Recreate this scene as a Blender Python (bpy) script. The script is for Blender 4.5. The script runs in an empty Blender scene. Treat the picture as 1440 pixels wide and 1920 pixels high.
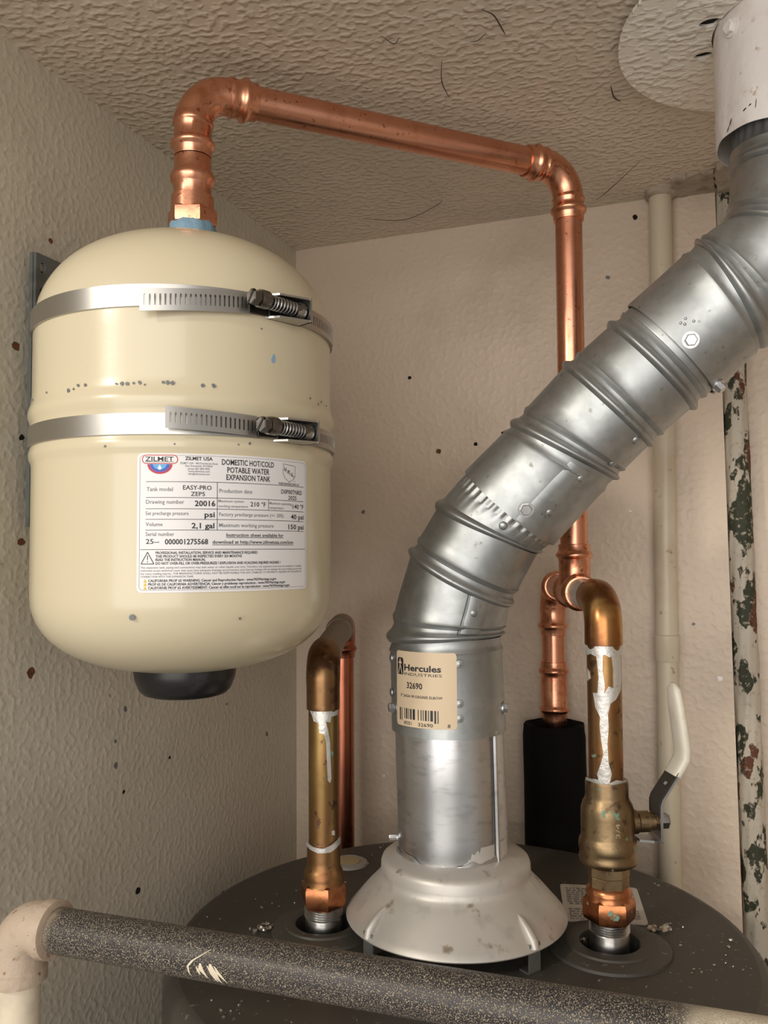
import bpy, bmesh, math, random
import numpy as np
from mathutils import Vector, Matrix
random.seed(7)
PI = math.pi
SC = bpy.context.scene
COL = SC.collection

# ------------------------------------------------------------------ camera, world, lights, exposure
# room frame in metres: left wall face X=0, back wall face Y=0, floor Z=0, Z up
CAM_LOC = (0.4387, -0.8751, 1.770)
YAW, PITCH, ROLL = map(math.radians, (20.75, 2.84, -0.35))
cd = bpy.data.cameras.new('camera')
cd.sensor_fit = 'HORIZONTAL'; cd.sensor_width = 36.0; cd.lens = 40.0; cd.clip_start = 0.02
cam = bpy.data.objects.new('camera', cd); COL.objects.link(cam)
fw = Vector((-math.sin(YAW)*math.cos(PITCH), math.cos(YAW)*math.cos(PITCH), math.sin(PITCH)))
rt = Vector((math.cos(YAW), math.sin(YAW), 0)); up = rt.cross(fw)
rt2 = rt*math.cos(ROLL)+up*math.sin(ROLL); up2 = up*math.cos(ROLL)-rt*math.sin(ROLL)
mw = Matrix((rt2, up2, -fw)).transposed().to_4x4(); mw.translation = Vector(CAM_LOC)
cam.matrix_world = mw
SC.camera = cam

wd = bpy.data.worlds.new('world'); SC.world = wd; wd.use_nodes = True
wb = wd.node_tree.nodes['Background']
wb.inputs[0].default_value = (1.0, 0.945, 0.87, 1); wb.inputs[1].default_value = 0.44

def area(name, loc, target, sx, sy, power, col):
    l = bpy.data.lights.new(name, 'AREA'); l.shape = 'RECTANGLE'; l.size = sx; l.size_y = sy
    l.energy = power; l.color = col
    o = bpy.data.objects.new(name, l); COL.objects.link(o)
    o.location = loc
    o.rotation_euler = (Vector(target)-Vector(loc)).to_track_quat('-Z', 'Y').to_euler()
    return o
# daylight from the open doorway behind the photographer, and the lamp of the outer room to the left
area('doorway_daylight', (0.47, -3.0, 1.88), (0.3, 0, 1.85), 2.50, 1.90, 47, (1.0, 0.935, 0.86))
area('outer_room_lamp', (-0.62, -2.10, 2.56), (0.12, -0.35, 1.85), 0.16, 0.16, 11, (1.0, 0.90, 0.76))

vs = SC.view_settings
vs.view_transform = 'Standard'; vs.look = 'None'; vs.gamma = 1.0; vs.use_curve_mapping = False
vs.exposure = 0.12

# ------------------------------------------------------------------ materials
def mat(name, col, rough=.5, metal=0., layers=(), bumps=(), coat=0., spec=.5, rvar=0., pos=()):
    """layers: (scale, colour, lo, hi, detail, stretch xyz, metal or None, rough or None)
       pos: (axis, start, end, noise, colour, metal, rough) paint that changes along a length"""
    m = bpy.data.materials.new(name); m.use_nodes = True
    nt = m.node_tree; N = nt.nodes; L = nt.links
    b = N['Principled BSDF']
    b.inputs['Roughness'].default_value = rough; b.inputs['Metallic'].default_value = metal
    b.inputs['Specular IOR Level'].default_value = spec
    if coat:
        b.inputs['Coat Weight'].default_value = coat; b.inputs['Coat Roughness'].default_value = .06
    tc = N.new('ShaderNodeTexCoord')
    def vecin(stretch):
        if tuple(stretch) == (1, 1, 1): return tc.outputs['Object']
        mp = N.new('ShaderNodeMapping'); mp.inputs['Scale'].default_value = stretch
        L.new(tc.outputs['Object'], mp.inputs['Vector']); return mp.outputs['Vector']
    def noise(scale, detail=2., stretch=(1, 1, 1), rgh=.55):
        n = N.new('ShaderNodeTexNoise'); n.inputs['Scale'].default_value = scale
        n.inputs['Detail'].default_value = detail; n.inputs['Roughness'].default_value = rgh
        L.new(vecin(stretch), n.inputs['Vector']); return n.outputs['Fac']
    def ramp(src, lo, hi, a=0., c=1.):
        r = N.new('ShaderNodeMapRange'); r.interpolation_type = 'SMOOTHSTEP'
        r.inputs['From Min'].default_value = lo; r.inputs['From Max'].default_value = hi
        r.inputs['To Min'].default_value = a; r.inputs['To Max'].default_value = c
        L.new(src, r.inputs['Value']); return r.outputs['Result']
    def mixc(f, a, c):
        x = N.new('ShaderNodeMix'); x.data_type = 'RGBA'
        L.new(f, x.inputs[0])
        if hasattr(a, 'links'): L.new(a, x.inputs[6])
        else: x.inputs[6].default_value = (*a, 1)
        x.inputs[7].default_value = (*c, 1); return x.outputs[2]
    def mixf(f, a, c):
        x = N.new('ShaderNodeMix'); x.data_type = 'FLOAT'
        L.new(f, x.inputs[0])
        if hasattr(a, 'links'): L.new(a, x.inputs[2])
        else: x.inputs[2].default_value = a
        x.inputs[3].default_value = c; return x.outputs[0]
    c, me, ro = tuple(col), metal, rough
    hts = []
    for ly in layers:
        sc, c2, lo, hi = ly[:4]
        if lo >= .6 and 'speckled' not in name and 'wall' not in name: lo -= .055; hi -= .055
        det = ly[4] if len(ly) > 4 else 3.
        st = ly[5] if len(ly) > 5 else (1, 1, 1)
        f = ramp(noise(sc, det, st), lo, hi)
        c = mixc(f, c, c2)
        if len(ly) > 6 and ly[6] is not None: me = mixf(f, me, ly[6])
        if len(ly) > 7 and ly[7] is not None: ro = mixf(f, ro, ly[7])
        if len(ly) > 8: hts.append((f, ly[8]))
    for ax, s0, s1, nz, c2, m2, r2 in pos:
        sp = N.new('ShaderNodeSeparateXYZ'); L.new(tc.outputs['Object'], sp.inputs[0])
        nn = noise(90, 4)
        ad = N.new('ShaderNodeMath'); ad.operation = 'MULTIPLY_ADD'
        L.new(nn, ad.inputs[0]); ad.inputs[1].default_value = nz; L.new(sp.outputs[ax], ad.inputs[2])
        f = ramp(ad.outputs[0], min(s0, s1)+nz*.5, max(s0, s1)+nz*.5, *( (0., 1.) if s1 > s0 else (1., 0.)))
        c = mixc(f, c, c2); me = mixf(f, me, m2); ro = mixf(f, ro, r2)
    if hasattr(c, 'links'): L.new(c, b.inputs['Base Color'])
    else: b.inputs['Base Color'].default_value = (*c, 1)
    if hasattr(me, 'links'): L.new(me, b.inputs['Metallic'])
    if rvar:
        f = noise(60, 4)
        a = N.new('ShaderNodeMath'); a.operation = 'MULTIPLY_ADD'
        L.new(f, a.inputs[0]); a.inputs[1].default_value = rvar*2
        if hasattr(ro, 'links'):
            s = N.new('ShaderNodeMath'); s.operation = 'SUBTRACT'; L.new(ro, s.inputs[0]); s.inputs[1].default_value = rvar
            L.new(s.outputs[0], a.inputs[2])
        else: a.inputs[2].default_value = ro-rvar
        L.new(a.outputs[0], b.inputs['Roughness'])
    elif hasattr(ro, 'links'): L.new(ro, b.inputs['Roughness'])
    prev = None
    for kind, sc, st, dist, *rest in bumps:
        stretch = rest[0] if rest else (1, 1, 1)
        if kind == 'voronoi':
            v = N.new('ShaderNodeTexVoronoi'); v.inputs['Scale'].default_value = sc
            v.feature = 'SMOOTH_F1'
            L.new(vecin(stretch), v.inputs['Vector']); h = v.outputs['Distance']
        elif kind == 'island': h = ramp(noise(sc, .6, stretch), .40, .80)
        elif kind == 'plateau': h = ramp(noise(sc, 2.5, stretch), .42, .62)
        else: h = noise(sc, 3, stretch)
        bp = N.new('ShaderNodeBump'); bp.inputs['Strength'].default_value = st; bp.inputs['Distance'].default_value = dist
        L.new(h, bp.inputs['Height'])
        if prev: L.new(prev, bp.inputs['Normal'])
        prev = bp.outputs['Normal']
    for f, dist in hts:
        bp = N.new('ShaderNodeBump'); bp.inputs['Strength'].default_value = 1.; bp.inputs['Distance'].default_value = dist
        L.new(f, bp.inputs['Height'])
        if prev: L.new(prev, bp.inputs['Normal'])
        prev = bp.outputs['Normal']
    if prev: L.new(prev, b.inputs['Normal'])
    return m

MT = {}
MT['wall_left'] = mat('painted_wall_left', (.64, .595, .50), .55, layers=[(9, (.56, .52, .435), .45, .75), (70, (.33, .28, .22), .70, .80, 5)],
                      bumps=[('island', 200, .42, .0009), ('noise', 420, .2, .0005)])
MT['wall_back'] = mat('painted_wall_back', (.67, .56, .45), .42, layers=[(7, (.55, .46, .37), .45, .72, 4), (60, (.36, .28, .21), .72, .84, 5)],
                      bumps=[('island', 170, .4, .0009), ('noise', 60, .25, .002), ('noise', 500, .2, .0005)])
MT['ceiling'] = mat('painted_ceiling', (.70, .62, .515), .27, layers=[(6, (.62, .55, .455), .45, .7, 4)],
                    bumps=[('island', 165, .75, .0019, (1, 1.2, 1)), ('noise', 320, .12, .0005)])
MT['floor'] = mat('concrete_floor', (.45, .42, .39), .8, layers=[(20, (.22, .2, .19), .4, .7)])
MT['tank'] = mat('cream_enamel', (.66, .59, .42), .26, layers=[(5, (.65, .585, .425), .4, .7)], coat=.2, bumps=[('noise', 240, .05, .0005)])
MT['chip'] = mat('grey_paint_chip', (.16, .17, .18), .5)
MT['blue_paint'] = mat('blue_smear', (.25, .42, .58), .5)
MT['black_plastic'] = mat('black_plastic', (.012, .012, .014), .35, layers=[(60, (.03, .03, .035), .55, .75)])
MT['label_white'] = mat('label_paper', (.80, .80, .82), .30, spec=.5)
MT['ink'] = mat('black_ink', (.02, .02, .025), .5)
MT['ink_grey'] = mat('grey_ink', (.20, .20, .22), .5)
MT['ink_red'] = mat('red_ink', (.55, .04, .05), .5)
MT['ink_blue'] = mat('blue_ink', (.03, .12, .55), .5)
MT['ink_lightblue'] = mat('light_blue_ink', (.12, .42, .80), .5)
MT['ink_yellow'] = mat('yellow_ink', (.75, .5, .04), .5)
MT['ink_purple'] = mat('purple_ink', (.30, .08, .30), .5)
MT['steel'] = mat('stainless_band', (.50, .495, .48), .33, 1., layers=[(300, (.50, .49, .47), .4, .7, 3, (.05, .05, 1.5))], bumps=[('noise', 900, .08, .0002, (.05, .05, 1))])
MT['steel_dark'] = mat('dark_screw_steel', (.20, .19, .18), .28, 1.)
MT['housing_dark'] = mat('dark_housing', (.06, .058, .055), .4, 1.)  # near-black metal for the housing floor, screw slot and notch
MT['strut'] = mat('grey_green_strut', (.17, .185, .18), .5, .35, layers=[(50, (.12, .13, .125), .5, .7)])
MT['copper'] = mat('new_copper', (.75, .36, .235), .28, 1., layers=[(45, (.60, .25, .15), .48, .72, 5, (1, 1, .5)), (260, (.36, .14, .08), .68, .76, 3), (14, (.70, .33, .22), .5, .7)], rvar=.10,
                   bumps=[('noise', 160, .06, .0008)])
MT['copper_fit'] = mat('press_copper', (.77, .37, .235), .28, 1., layers=[(80, (.62, .25, .14), .48, .70, 5), (220, (.38, .14, .08), .67, .76, 4)], rvar=.10,
                       bumps=[('noise', 220, .10, .0010)])
MT['copper_dark'] = mat('dark_copper', (.46, .17, .10), .30, 1., layers=[(50, (.34, .12, .075), .45, .7, 4, (1, 1, .4))], rvar=.08)
MT['brass_pipe'] = mat('aged_copper', (.28, .155, .07), .40, 1., layers=[(40, (.30, .13, .06), .48, .66, 5), (30, (.35, .24, .09), .5, .7, 3, (1, 1, .3)), (120, (.13, .075, .05), .64, .74, 4), (90, (.16, .30, .22), .73, .78, 4, (1, 1, 1), .1, .7)],
                       rvar=.08, bumps=[('noise', 130, .12, .0010)])
MT['brass_elbow'] = mat('tarnished_elbow', (.36, .17, .065), .30, 1., layers=[(60, (.26, .11, .05), .48, .64, 5), (35, (.48, .28, .10), .52, .66, 3)],
                        rvar=.08, pos=[(2, 1.715, 1.690, .010, (.19, .085, .05), .9, .45)])
MT['elbow_dark'] = mat('burnt_elbow', (.24, .135, .065), .36, 1., layers=[(60, (.10, .05, .035), .50, .66, 5), (110, (.30, .19, .10), .58, .7, 4)], rvar=.08)
MT['dusty_copper'] = mat('dusty_copper', (.30, .26, .22), .6, .5, layers=[(70, (.22, .12, .07), .55, .7, 4)])
MT['valve_brass'] = mat('valve_brass', (.27, .195, .11), .40, 1., layers=[(55, (.22, .15, .085), .46, .66, 5), (130, (.13, .09, .06), .62, .74, 4), (70, (.14, .30, .22), .70, .78, 4, (1, 1, 1), .1, .7)],
                        rvar=.08, bumps=[('noise', 150, .15, .0012)])
MT['cast_mark'] = mat('lit_cast_mark', (.55, .43, .26), .4, .8)  # paler colour stands in for light catching the cast relief
MT['hex_copper'] = mat('wrench_marked_copper', (.50, .20, .09), .30, 1., layers=[(90, (.30, .11, .05), .46, .64, 5), (100, (.16, .36, .28), .70, .76, 4, (1, 1, 1), .1, .7)], rvar=.08, bumps=[('noise', 180, .15, .001)])
MT['nipple'] = mat('bare_steel_nipple', (.42, .42, .42), .28, 1., layers=[(90, (.28, .27, .25), .5, .7)])
MT['solder'] = mat('solder', (.60, .59, .57), .40, .6, layers=[(160, (.50, .48, .44), .55, .7, 3)], bumps=[('noise', 240, .4, .0012)])
MT['galv'] = mat('galvanised_steel', (.41, .435, .445), .44, .92, layers=[(110, (.365, .39, .40), .42, .62, 2), (18, (.33, .35, .36), .48, .72, 4), (150, (.24, .24, .22), .70, .80, 4)],
                 rvar=.09, bumps=[('noise', 30, .10, .003)])
MT['galv_new'] = mat('bright_galvanised_steel', (.58, .59, .61), .34, .95, layers=[(160, (.44, .45, .465), .5, .72, 4, (.5, .5, 1.4)), (14, (.58, .59, .60), .48, .70, 3, (1, 1, .4))],
                     rvar=.10, bumps=[('noise', 22, .14, .004, (1, 1, .35))])
MT['galv_edge'] = mat('cut_sheet_edge', (.10, .10, .10), .6, .6)
MT['hood'] = mat('dull_hood_aluminium', (.62, .60, .565), .46, .5, layers=[(14, (.54, .52, .485), .45, .7, 4), (70, (.30, .24, .18), .66, .78, 5), (60, (.52, .51, .485), .6, .75, 4)], rvar=.06,
                 bumps=[('noise', 60, .08, .001)])
MT['vent_label'] = mat('yellowed_sticker', (.66, .53, .37), .5, layers=[(40, (.56, .43, .28), .5, .72, 4)], bumps=[('noise', 120, .2, .0006)])
MT['heater'] = mat('grey_brown_heater_enamel', (.058, .055, .046), .50, layers=[(12, (.057, .053, .045), .4, .7), (200, (.15, .14, .12), .70, .78, 3)])
MT['heater_dark'] = mat('opening_shade', (.010, .010, .010), .9)  # near-black colour stands for the shade down the heater openings
MT['warning_paper'] = mat('warning_paper', (.62, .585, .53), .5, layers=[(30, (.42, .39, .34), .5, .7)])
MT['grommet'] = mat('grey_plastic_grommet', (.38, .36, .32), .5)
MT['foam'] = mat('tan_foam', (.52, .42, .24), .9, bumps=[('noise', 300, .6, .001)])
MT['white_paint'] = mat('cracked_white_paint', (.82, .79, .775), .45, layers=[(80, (.56, .44, .34), .68, .74, 5), (40, (.74, .70, .67), .5, .7, 4)],
                        bumps=[('noise', 110, .5, .0015), ('voronoi', 60, .3, .0015)])
MT['plate'] = mat('painted_vent_plate', (.90, .86, .78), .36, layers=[(20, (.82, .78, .70), .5, .7, 4)], bumps=[('island', 165, .75, .0019, (1, 1.2, 1)), ('noise', 320, .12, .0005)])
MT['hole'] = mat('dark_hole', (.008, .007, .006), .95)
MT['rust'] = mat('rust', (.17, .065, .025), .85, layers=[(200, (.08, .035, .02), .45, .65)])
MT['pvc'] = mat('cream_painted_pipe', (.62, .555, .43), .36, layers=[(25, (.54, .46, .34), .48, .72, 5, (1, 1, .5)), (120, (.38, .28, .18), .70, .80, 4)], bumps=[('noise', 90, .15, .0012)])
MT['peel'] = mat('peeling_painted_pipe', (.50, .46, .385), .55, layers=[(52, (.030, .036, .018), .525, .55, 7, (1, 1, .55), 0, .7, -.0016), (26, (.12, .045, .026), .635, .65, 6, (1, 1, .6), 0, .85, -.0006), (200, (.40, .35, .27), .6, .75)],
                 bumps=[('noise', 150, .4, .0012)])
MT['rubber'] = mat('black_foam_rubber', (.004, .004, .0045), .8, spec=.15, bumps=[('noise', 120, .4, .0015)])
MT['grip'] = mat('white_vinyl_grip', (.72, .69, .60), .35, layers=[(60, (.60, .55, .45), .6, .8, 4)])
MT['lever'] = mat('plated_lever', (.42, .43, .43), .35, 1.)
MT['lever_dark'] = mat('dark_lever_face', (.06, .055, .05), .45, .4)
MT['gas_pipe'] = mat('speckled_black_pipe', (.032, .031, .035), .40, .15, layers=[(1500, (.30, .245, .175), .53, .62, 2, (1, 1, 1), 0, .5, .0002), (2000, (.60, .53, .41), .60, .68, 1, (1, 1, 1), 0, .4, .0002)],
                     pos=[(0, .112, .098, .020, (.36, .285, .205), 0, .6), (0, .420, .440, .02, (.62, .55, .42), 0, .5)])
MT['cast_elbow'] = mat('painted_cast_fitting', (.50, .405, .315), .6, layers=[(40, (.38, .28, .20), .5, .7, 4), (170, (.28, .12, .07), .66, .73, 4)], bumps=[('noise', 200, .5, .0012)])
MT['cream_pipe'] = mat('cream_vertical_pipe', (.72, .64, .50), .5, layers=[(40, (.60, .53, .42), .5, .7)], bumps=[('noise', 200, .2, .001)])
MT['thread'] = mat('dust_thread', (.07, .05, .035), .9)
MT['plaster'] = mat('rough_plaster', (.43, .37, .30), .8, layers=[(60, (.30, .24, .18), .5, .7, 4)], bumps=[('noise', 90, .8, .004)])
MT['foil'] = mat('crumpled_foil', (.62, .59, .54), .3, .8, layers=[(200, (.40, .33, .24), .5, .7)])
MT['tape'] = mat('blue_thread_seal', (.19, .32, .43), .6, bumps=[('noise', 300, .6, .001)])

# ------------------------------------------------------------------ mesh helpers
class MB:
    def __init__(s): s.v = []; s.f = []
    def add(s, vs, fs):
        o = len(s.v); s.v += [tuple(v) for v in vs]; s.f += [tuple(i+o for i in f) for f in fs]; return s
    def box(s, x0, x1, y0, y1, z0, z1, M=None):
        vs = [Vector((x, y, z)) for x in (x0, x1) for y in (y0, y1) for z in (z0, z1)]
        if M is not None: vs = [M @ v for v in vs]
        return s.add(vs, [(0, 1, 3, 2), (4, 6, 7, 5), (0, 4, 5, 1), (2, 3, 7, 6), (0, 2, 6, 4), (1, 5, 7, 3)])
    def lathe(s, prof, seg=48, M=None, cap0=True, cap1=True, rmod=None):
        """prof: (r, h) pairs along local Z"""
        vs = []; fs = []
        for i, (r, h) in enumerate(prof):
            for k in range(seg):
                a = 2*PI*k/seg; rr = r+(rmod(a, i) if rmod else 0)
                v = Vector((rr*math.cos(a), rr*math.sin(a), h)); vs.append(M @ v if M is not None else v)
        for i in range(len(prof)-1):
            for k in range(seg):
                k2 = (k+1) % seg
                fs.append((i*seg+k, i*seg+k2, (i+1)*seg+k2, (i+1)*seg+k))
        if cap0: fs.append(tuple(reversed(range(seg))))
        if cap1: fs.append(tuple((len(prof)-1)*seg+k for k in range(seg)))
        return s.add(vs, fs)
    def sweep(s, pts, rad, seg=32, caps=True, e0=None, rmod=None):
        pts = [Vector(p) for p in pts]; n = len(pts)
        if not hasattr(rad, '__len__'): rad = [rad]*n
        tan = []
        for i in range(n):
            a = pts[max(i-1, 0)]; c = pts[min(i+1, n-1)]
            t = c-a
            if t.length < 1e-9: t = tan[-1] if tan else Vector((0, 0, 1))
            tan.append(t.normalized())
        e = Vector(e0) if e0 else (Vector((0, 0, 1)) if abs(tan[0].z) < .9 else Vector((1, 0, 0)))
        vs = []; fs = []
        for i in range(n):
            e = (e-tan[i]*e.dot(tan[i])).normalized(); g = tan[i].cross(e)
            for k in range(seg):
                a = 2*PI*k/seg; rr = rad[i]+(rmod(a, i) if rmod else 0)
                vs.append(pts[i]+e*(rr*math.cos(a))+g*(rr*math.sin(a)))
        for i in range(n-1):
            for k in range(seg):
                k2 = (k+1) % seg; fs.append((i*seg+k, i*seg+k2, (i+1)*seg+k2, (i+1)*seg+k))
        if caps:
            fs.append(tuple(reversed(range(seg)))); fs.append(tuple((n-1)*seg+k for k in range(seg)))
        return s.add(vs, fs)
    def grid(s, fn, nu, nv, closed_u=False):
        vs = [fn(i/nu, j/nv) for j in range(nv+1) for i in range(nu+1)]
        fs = [(j*(nu+1)+i, j*(nu+1)+i+1, (j+1)*(nu+1)+i+1, (j+1)*(nu+1)+i) for j in range(nv) for i in range(nu)]
        return s.add(vs, fs)
    def plate(s, loops, fn, t0=0., t1=1.):
        """loops: outer outline and holes in 2-D; fn(u, v, t) gives the point at thickness t"""
        bm = bmesh.new(); es = []; idx = []
        k = 0
        for lp in loops:
            vs = [bm.verts.new((p[0], p[1], 0)) for p in lp]
            es += [bm.edges.new((vs[i], vs[(i+1) % len(vs)])) for i in range(len(vs))]
            idx.append(list(range(k, k+len(vs)))); k += len(vs)
        bm.verts.index_update()
        bmesh.ops.triangle_fill(bm, use_beauty=True, use_dissolve=False, edges=es, normal=(0, 0, 1))
        bm.verts.index_update()
        P = [v.co.copy() for v in bm.verts]; T = [tuple(v.index for v in f.verts) for f in bm.faces]
        # orient
        T = [t if (P[t[1]]-P[t[0]]).cross(P[t[2]]-P[t[0]]).z > 0 else t[::-1] for t in T]
        bm.free(); n = len(P)
        vs = [fn(p.x, p.y, t1) for p in P]+[fn(p.x, p.y, t0) for p in P]
        fs = T+[tuple(i+n for i in reversed(t)) for t in T]
        for lp in idx:
            m = len(lp)
            for i in range(m):
                a, c = lp[i], lp[(i+1) % m]; fs.append((a, a+n, c+n, c))
        return s.add(vs, fs)
    def xf(s, M):
        s.v = [tuple(M @ Vector(v)) for v in s.v]; return s
    def build(s, name, m, parent=None, smooth=40, label=None):
        me = bpy.data.meshes.new(name); me.from_pydata(s.v, [], s.f)
        bm = bmesh.new(); bm.from_mesh(me); bmesh.ops.recalc_face_normals(bm, faces=bm.faces[:]); bm.to_mesh(me); bm.free()
        me.materials.append(MT[m] if isinstance(m, str) else m)
        if smooth:
            for p in me.polygons: p.use_smooth = True
            me.set_sharp_from_angle(angle=math.radians(smooth))
        o = bpy.data.objects.new(name, me); COL.objects.link(o)
        if parent is not None: attach(o, parent)
        if label: o['label'] = label
        return o

def wloc(p):
    v = Vector(p.location)
    return v
def attach(o, p):
    o.parent = p
    loc = wloc(p) if p.type == 'EMPTY' else Vector((0, 0, 0))
    if p.type == 'EMPTY': o.matrix_parent_inverse = Matrix.Translation(-loc)
def thing(name, loc, label, cat, group=None):
    o = bpy.data.objects.new(name, None); COL.objects.link(o); o.location = loc
    o.empty_display_size = .02
    return tag(o, label, cat, group)
def tag(o, label, cat, group=None, kind=None):
    o['label'] = label; o['category'] = cat
    if group: o['group'] = group
    if kind: o['kind'] = kind
    return o
def struct(o, label, cat):
    tag(o, label, cat, kind='structure'); return o
def circle(cx, cy, r, n=24, ph=0.): return [(cx+r*math.cos(ph+2*PI*k/n), cy+r*math.sin(ph+2*PI*k/n)) for k in range(n)]
def frame(o, z, x=None):
    """matrix with local Z along z at o"""
    z = Vector(z).normalized(); x = Vector(x) if x is not None else (Vector((1, 0, 0)) if abs(z.x) < .9 else Vector((0, 1, 0)))
    x = (x-z*x.dot(z)).normalized(); y = z.cross(x)
    M = Matrix((x, y, z)).transposed().to_4x4(); M.translation = Vector(o); return M

class Path:
    """polyline with rounded corners, addressed by arc length"""
    def __init__(s, corners, R, n=14):
        c = [Vector(p) for p in corners]; pts = [c[0]]; s.marks = []
        cum = 0.
        def push(p):
            pts.append(p)
        for i in range(1, len(c)-1):
            a = (c[i-1]-c[i]).normalized(); b = (c[i+1]-c[i]).normalized()
            ang = a.angle(b); d = R/math.tan(ang/2)
            p0 = c[i]+a*d; p1 = c[i]+b*d
            ctr = c[i]+(a+b).normalized()*(R/math.sin(ang/2))
            push(p0); i0 = len(pts)-1
            v0 = p0-ctr; v1 = p1-ctr; th = v0.angle(v1)
            for k in range(1, n):
                t = k/n; push(ctr+(v0*math.sin((1-t)*th)+v1*math.sin(t*th))/math.sin(th))
            push(p1); s.marks.append((i0, len(pts)-1))
        push(c[-1])
        s.p = pts; s.s = [0.]
        for i in range(1, len(pts)): s.s.append(s.s[-1]+(pts[i]-pts[i-1]).length)
        s.bends = [(s.s[a], s.s[b]) for a, b in s.marks]; s.L = s.s[-1]
    def at(s, q):
        q = min(max(q, 0), s.L)
        for i in range(1, len(s.s)):
            if q <= s.s[i]+1e-12:
                t = (q-s.s[i-1])/max(s.s[i]-s.s[i-1], 1e-12); return s.p[i-1].lerp(s.p[i], t)
        return s.p[-1]
    def part(s, prof, mb=None, seg=36, caps=True, rmod=None):
        """prof: list of (s, r)"""
        prof = sorted(prof, key=lambda t: t[0])
        qs = [q for q, _ in prof]+[q for q in s.s if prof[0][0] < q < prof[-1][0]]
        qs = sorted(qs); out = []
        for q in qs:
            if not out or q-out[-1] > 2e-5 : out.append(q)
        rs = [float(np.interp(q, [a for a, _ in prof], [b for _, b in prof])) for q in out]
        return (mb or MB()).sweep([s.at(q) for q in out], rs, seg=seg, caps=caps, rmod=rmod)

# press-fitting end: lip at s0, running inwards in direction d
def press_end(s0, d, ro=.0126, bead=.0149, ri=.0111):
    return [(s0, ri), (s0+d*.0002, ro-.0002), (s0+d*.0010, ro), (s0+d*.0052, ro), (s0+d*.0064, ro+.0008), (s0+d*.0076, bead-.0004), (s0+d*.0090, bead),
            (s0+d*.0104, bead-.0004), (s0+d*.0116, ro+.0008), (s0+d*.0128, ro)]

# ------------------------------------------------------------------ room shell
CEIL = 2.1225
struct(MB().box(-.12, 0, -.60, .20, 0, CEIL+.1).build('wall_left', 'wall_left', smooth=0), 'orange-peel textured beige wall on the left behind the cream tank', 'wall')
def wall_fn(u, v, t): return (u, .12*t, v)
wback = MB().plate([[(-.02, 0), (.4765, 0), (.4530, CEIL+.01), (-.02, CEIL+.01)]], wall_fn).build('wall_back', 'wall_back', smooth=0)
struct(wback, 'pinkish beige painted back wall with nail holes', 'wall')
wrec = MB().box(.44, 1.0, .032, .13, 0, CEIL+.01).build('wall_recess', 'wall_back', smooth=0)
struct(wrec, 'recessed beige wall strip behind the peeling pipe', 'wall')
wright = MB().box(.88, 1.0, -.60, .032, 0, CEIL+.01).build('wall_right', 'wall_back', smooth=0)
struct(wright, 'beige painted side wall on the right', 'wall')
ceil = MB().box(-.12, 1.0, -.75, .20, CEIL, CEIL+.1).build('ceiling', 'ceiling', smooth=0)
struct(ceil, 'knockdown textured beige ceiling', 'ceiling')
floor = MB().box(-2.6, 3.2, -4.2, .20, -.05, 0).build('floor', 'floor', smooth=0)
struct(floor, 'concrete floor under the water heater', 'floor')

def blotch(r, n=9, jit=.45):
    return [(r*(1-jit*random.random())*math.cos(2*PI*k/n), r*(1-jit*random.random())*math.sin(2*PI*k/n)) for k in range(n)]
for (y, z, r, m) in ((-.3933, 1.9975, .0026, 'rust'), (-.3039, 1.6478, .0028, 'chip'), (-.3151, 1.6058, .0032, 'chip'), (-.2862, 1.4985, .0040, 'hole'), (-.1556, 1.449, .003, 'hole'),
                     (-.2432, 1.5961, .002, 'hole'), (-.0697, 1.582, .0035, 'chip'), (-.4066, 1.6897, .0045, 'rust'), (-.3049, 1.5825, .002, 'hole'), (-.316, 1.6246, .0022, 'chip'), (-.4186, 1.8517, .003, 'hole'), (-.1498, 1.6263, .002, 'chip'), (-.4172, 1.780, .0042, 'rust'), (-.4247, 1.9132, .0045, 'rust')):
    MB().plate([blotch(r)], lambda u, v, t, y=y, z=z: (.0005*t-.0004, y+u, z+v)).build('nail_hole' if m in ('hole', 'rust') else 'paint_spot', m, bpy.data.objects['wall_left'], smooth=0)
for (x, z, r, m) in ((.1702, 1.8804, .0038, 'rust'), (.2115, 1.8858, .003, 'hole'), (.2415, 1.8955, .003, 'hole'), (.1381, 1.9629, .0025, 'hole'), (.3508, 2.0481, .0028, 'chip'), (.0825, 1.817, .003, 'chip'),
                     (.3781, 2.1060, .003, 'hole'), (.1053, 1.5304, .0022, 'label_white'), (.4466, 1.6506, .0028, 'label_white'), (.3679, 1.8114, .0016, 'label_white'), (.424, 1.7014, .002, 'chip')):
    MB().plate([blotch(r)], lambda u, v, t, x=x, z=z: (x+u, .0004-.0005*t, z+v)).build('nail_hole' if m in ('hole', 'rust') else 'paint_spot', m, wback, smooth=0)
def strand(pts, r=.00035):
    q = [Vector((x, y, CEIL-.0012-d)) for x, y, d in pts]; q = [q[0]*2-q[1]]+q+[q[-1]*2-q[-2]]; out = []
    for i in range(1, len(q)-2):
        for k in range(8):
            t = k/8; a, b, c, d = q[i-1:i+3]
            out.append(.5*((2*b)+(c-a)*t+(2*a-5*b+4*c-d)*t*t+(3*b-a-3*c+d)*t**3))
    out.append(q[-2])
    MB().sweep(out, [r*(.35+.65*math.sin(PI*(i+.5)/len(out))) for i in range(len(out))], 6).build('cobweb_strand', 'thread', ceil)
strand([(.310, -.352, 0), (.3162, -.345, .001), (.3185, -.330, .002), (.3188, -.322, .001)], .0005)
strand([(.2395, -.350, 0), (.2455, -.341, .002), (.2505, -.343, 0)])
strand([(.2695, -.3069, 0), (.2630, -.285, .003), (.2604, -.2572, 0)], .0004)
strand([(.2943, -.3209, 0), (.300, -.322, .001), (.3071, -.3268, 0)])
strand([(.3784, -.2287, 0), (.3794, -.215, .002), (.3831, -.2032, 0)], .0006)
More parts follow.
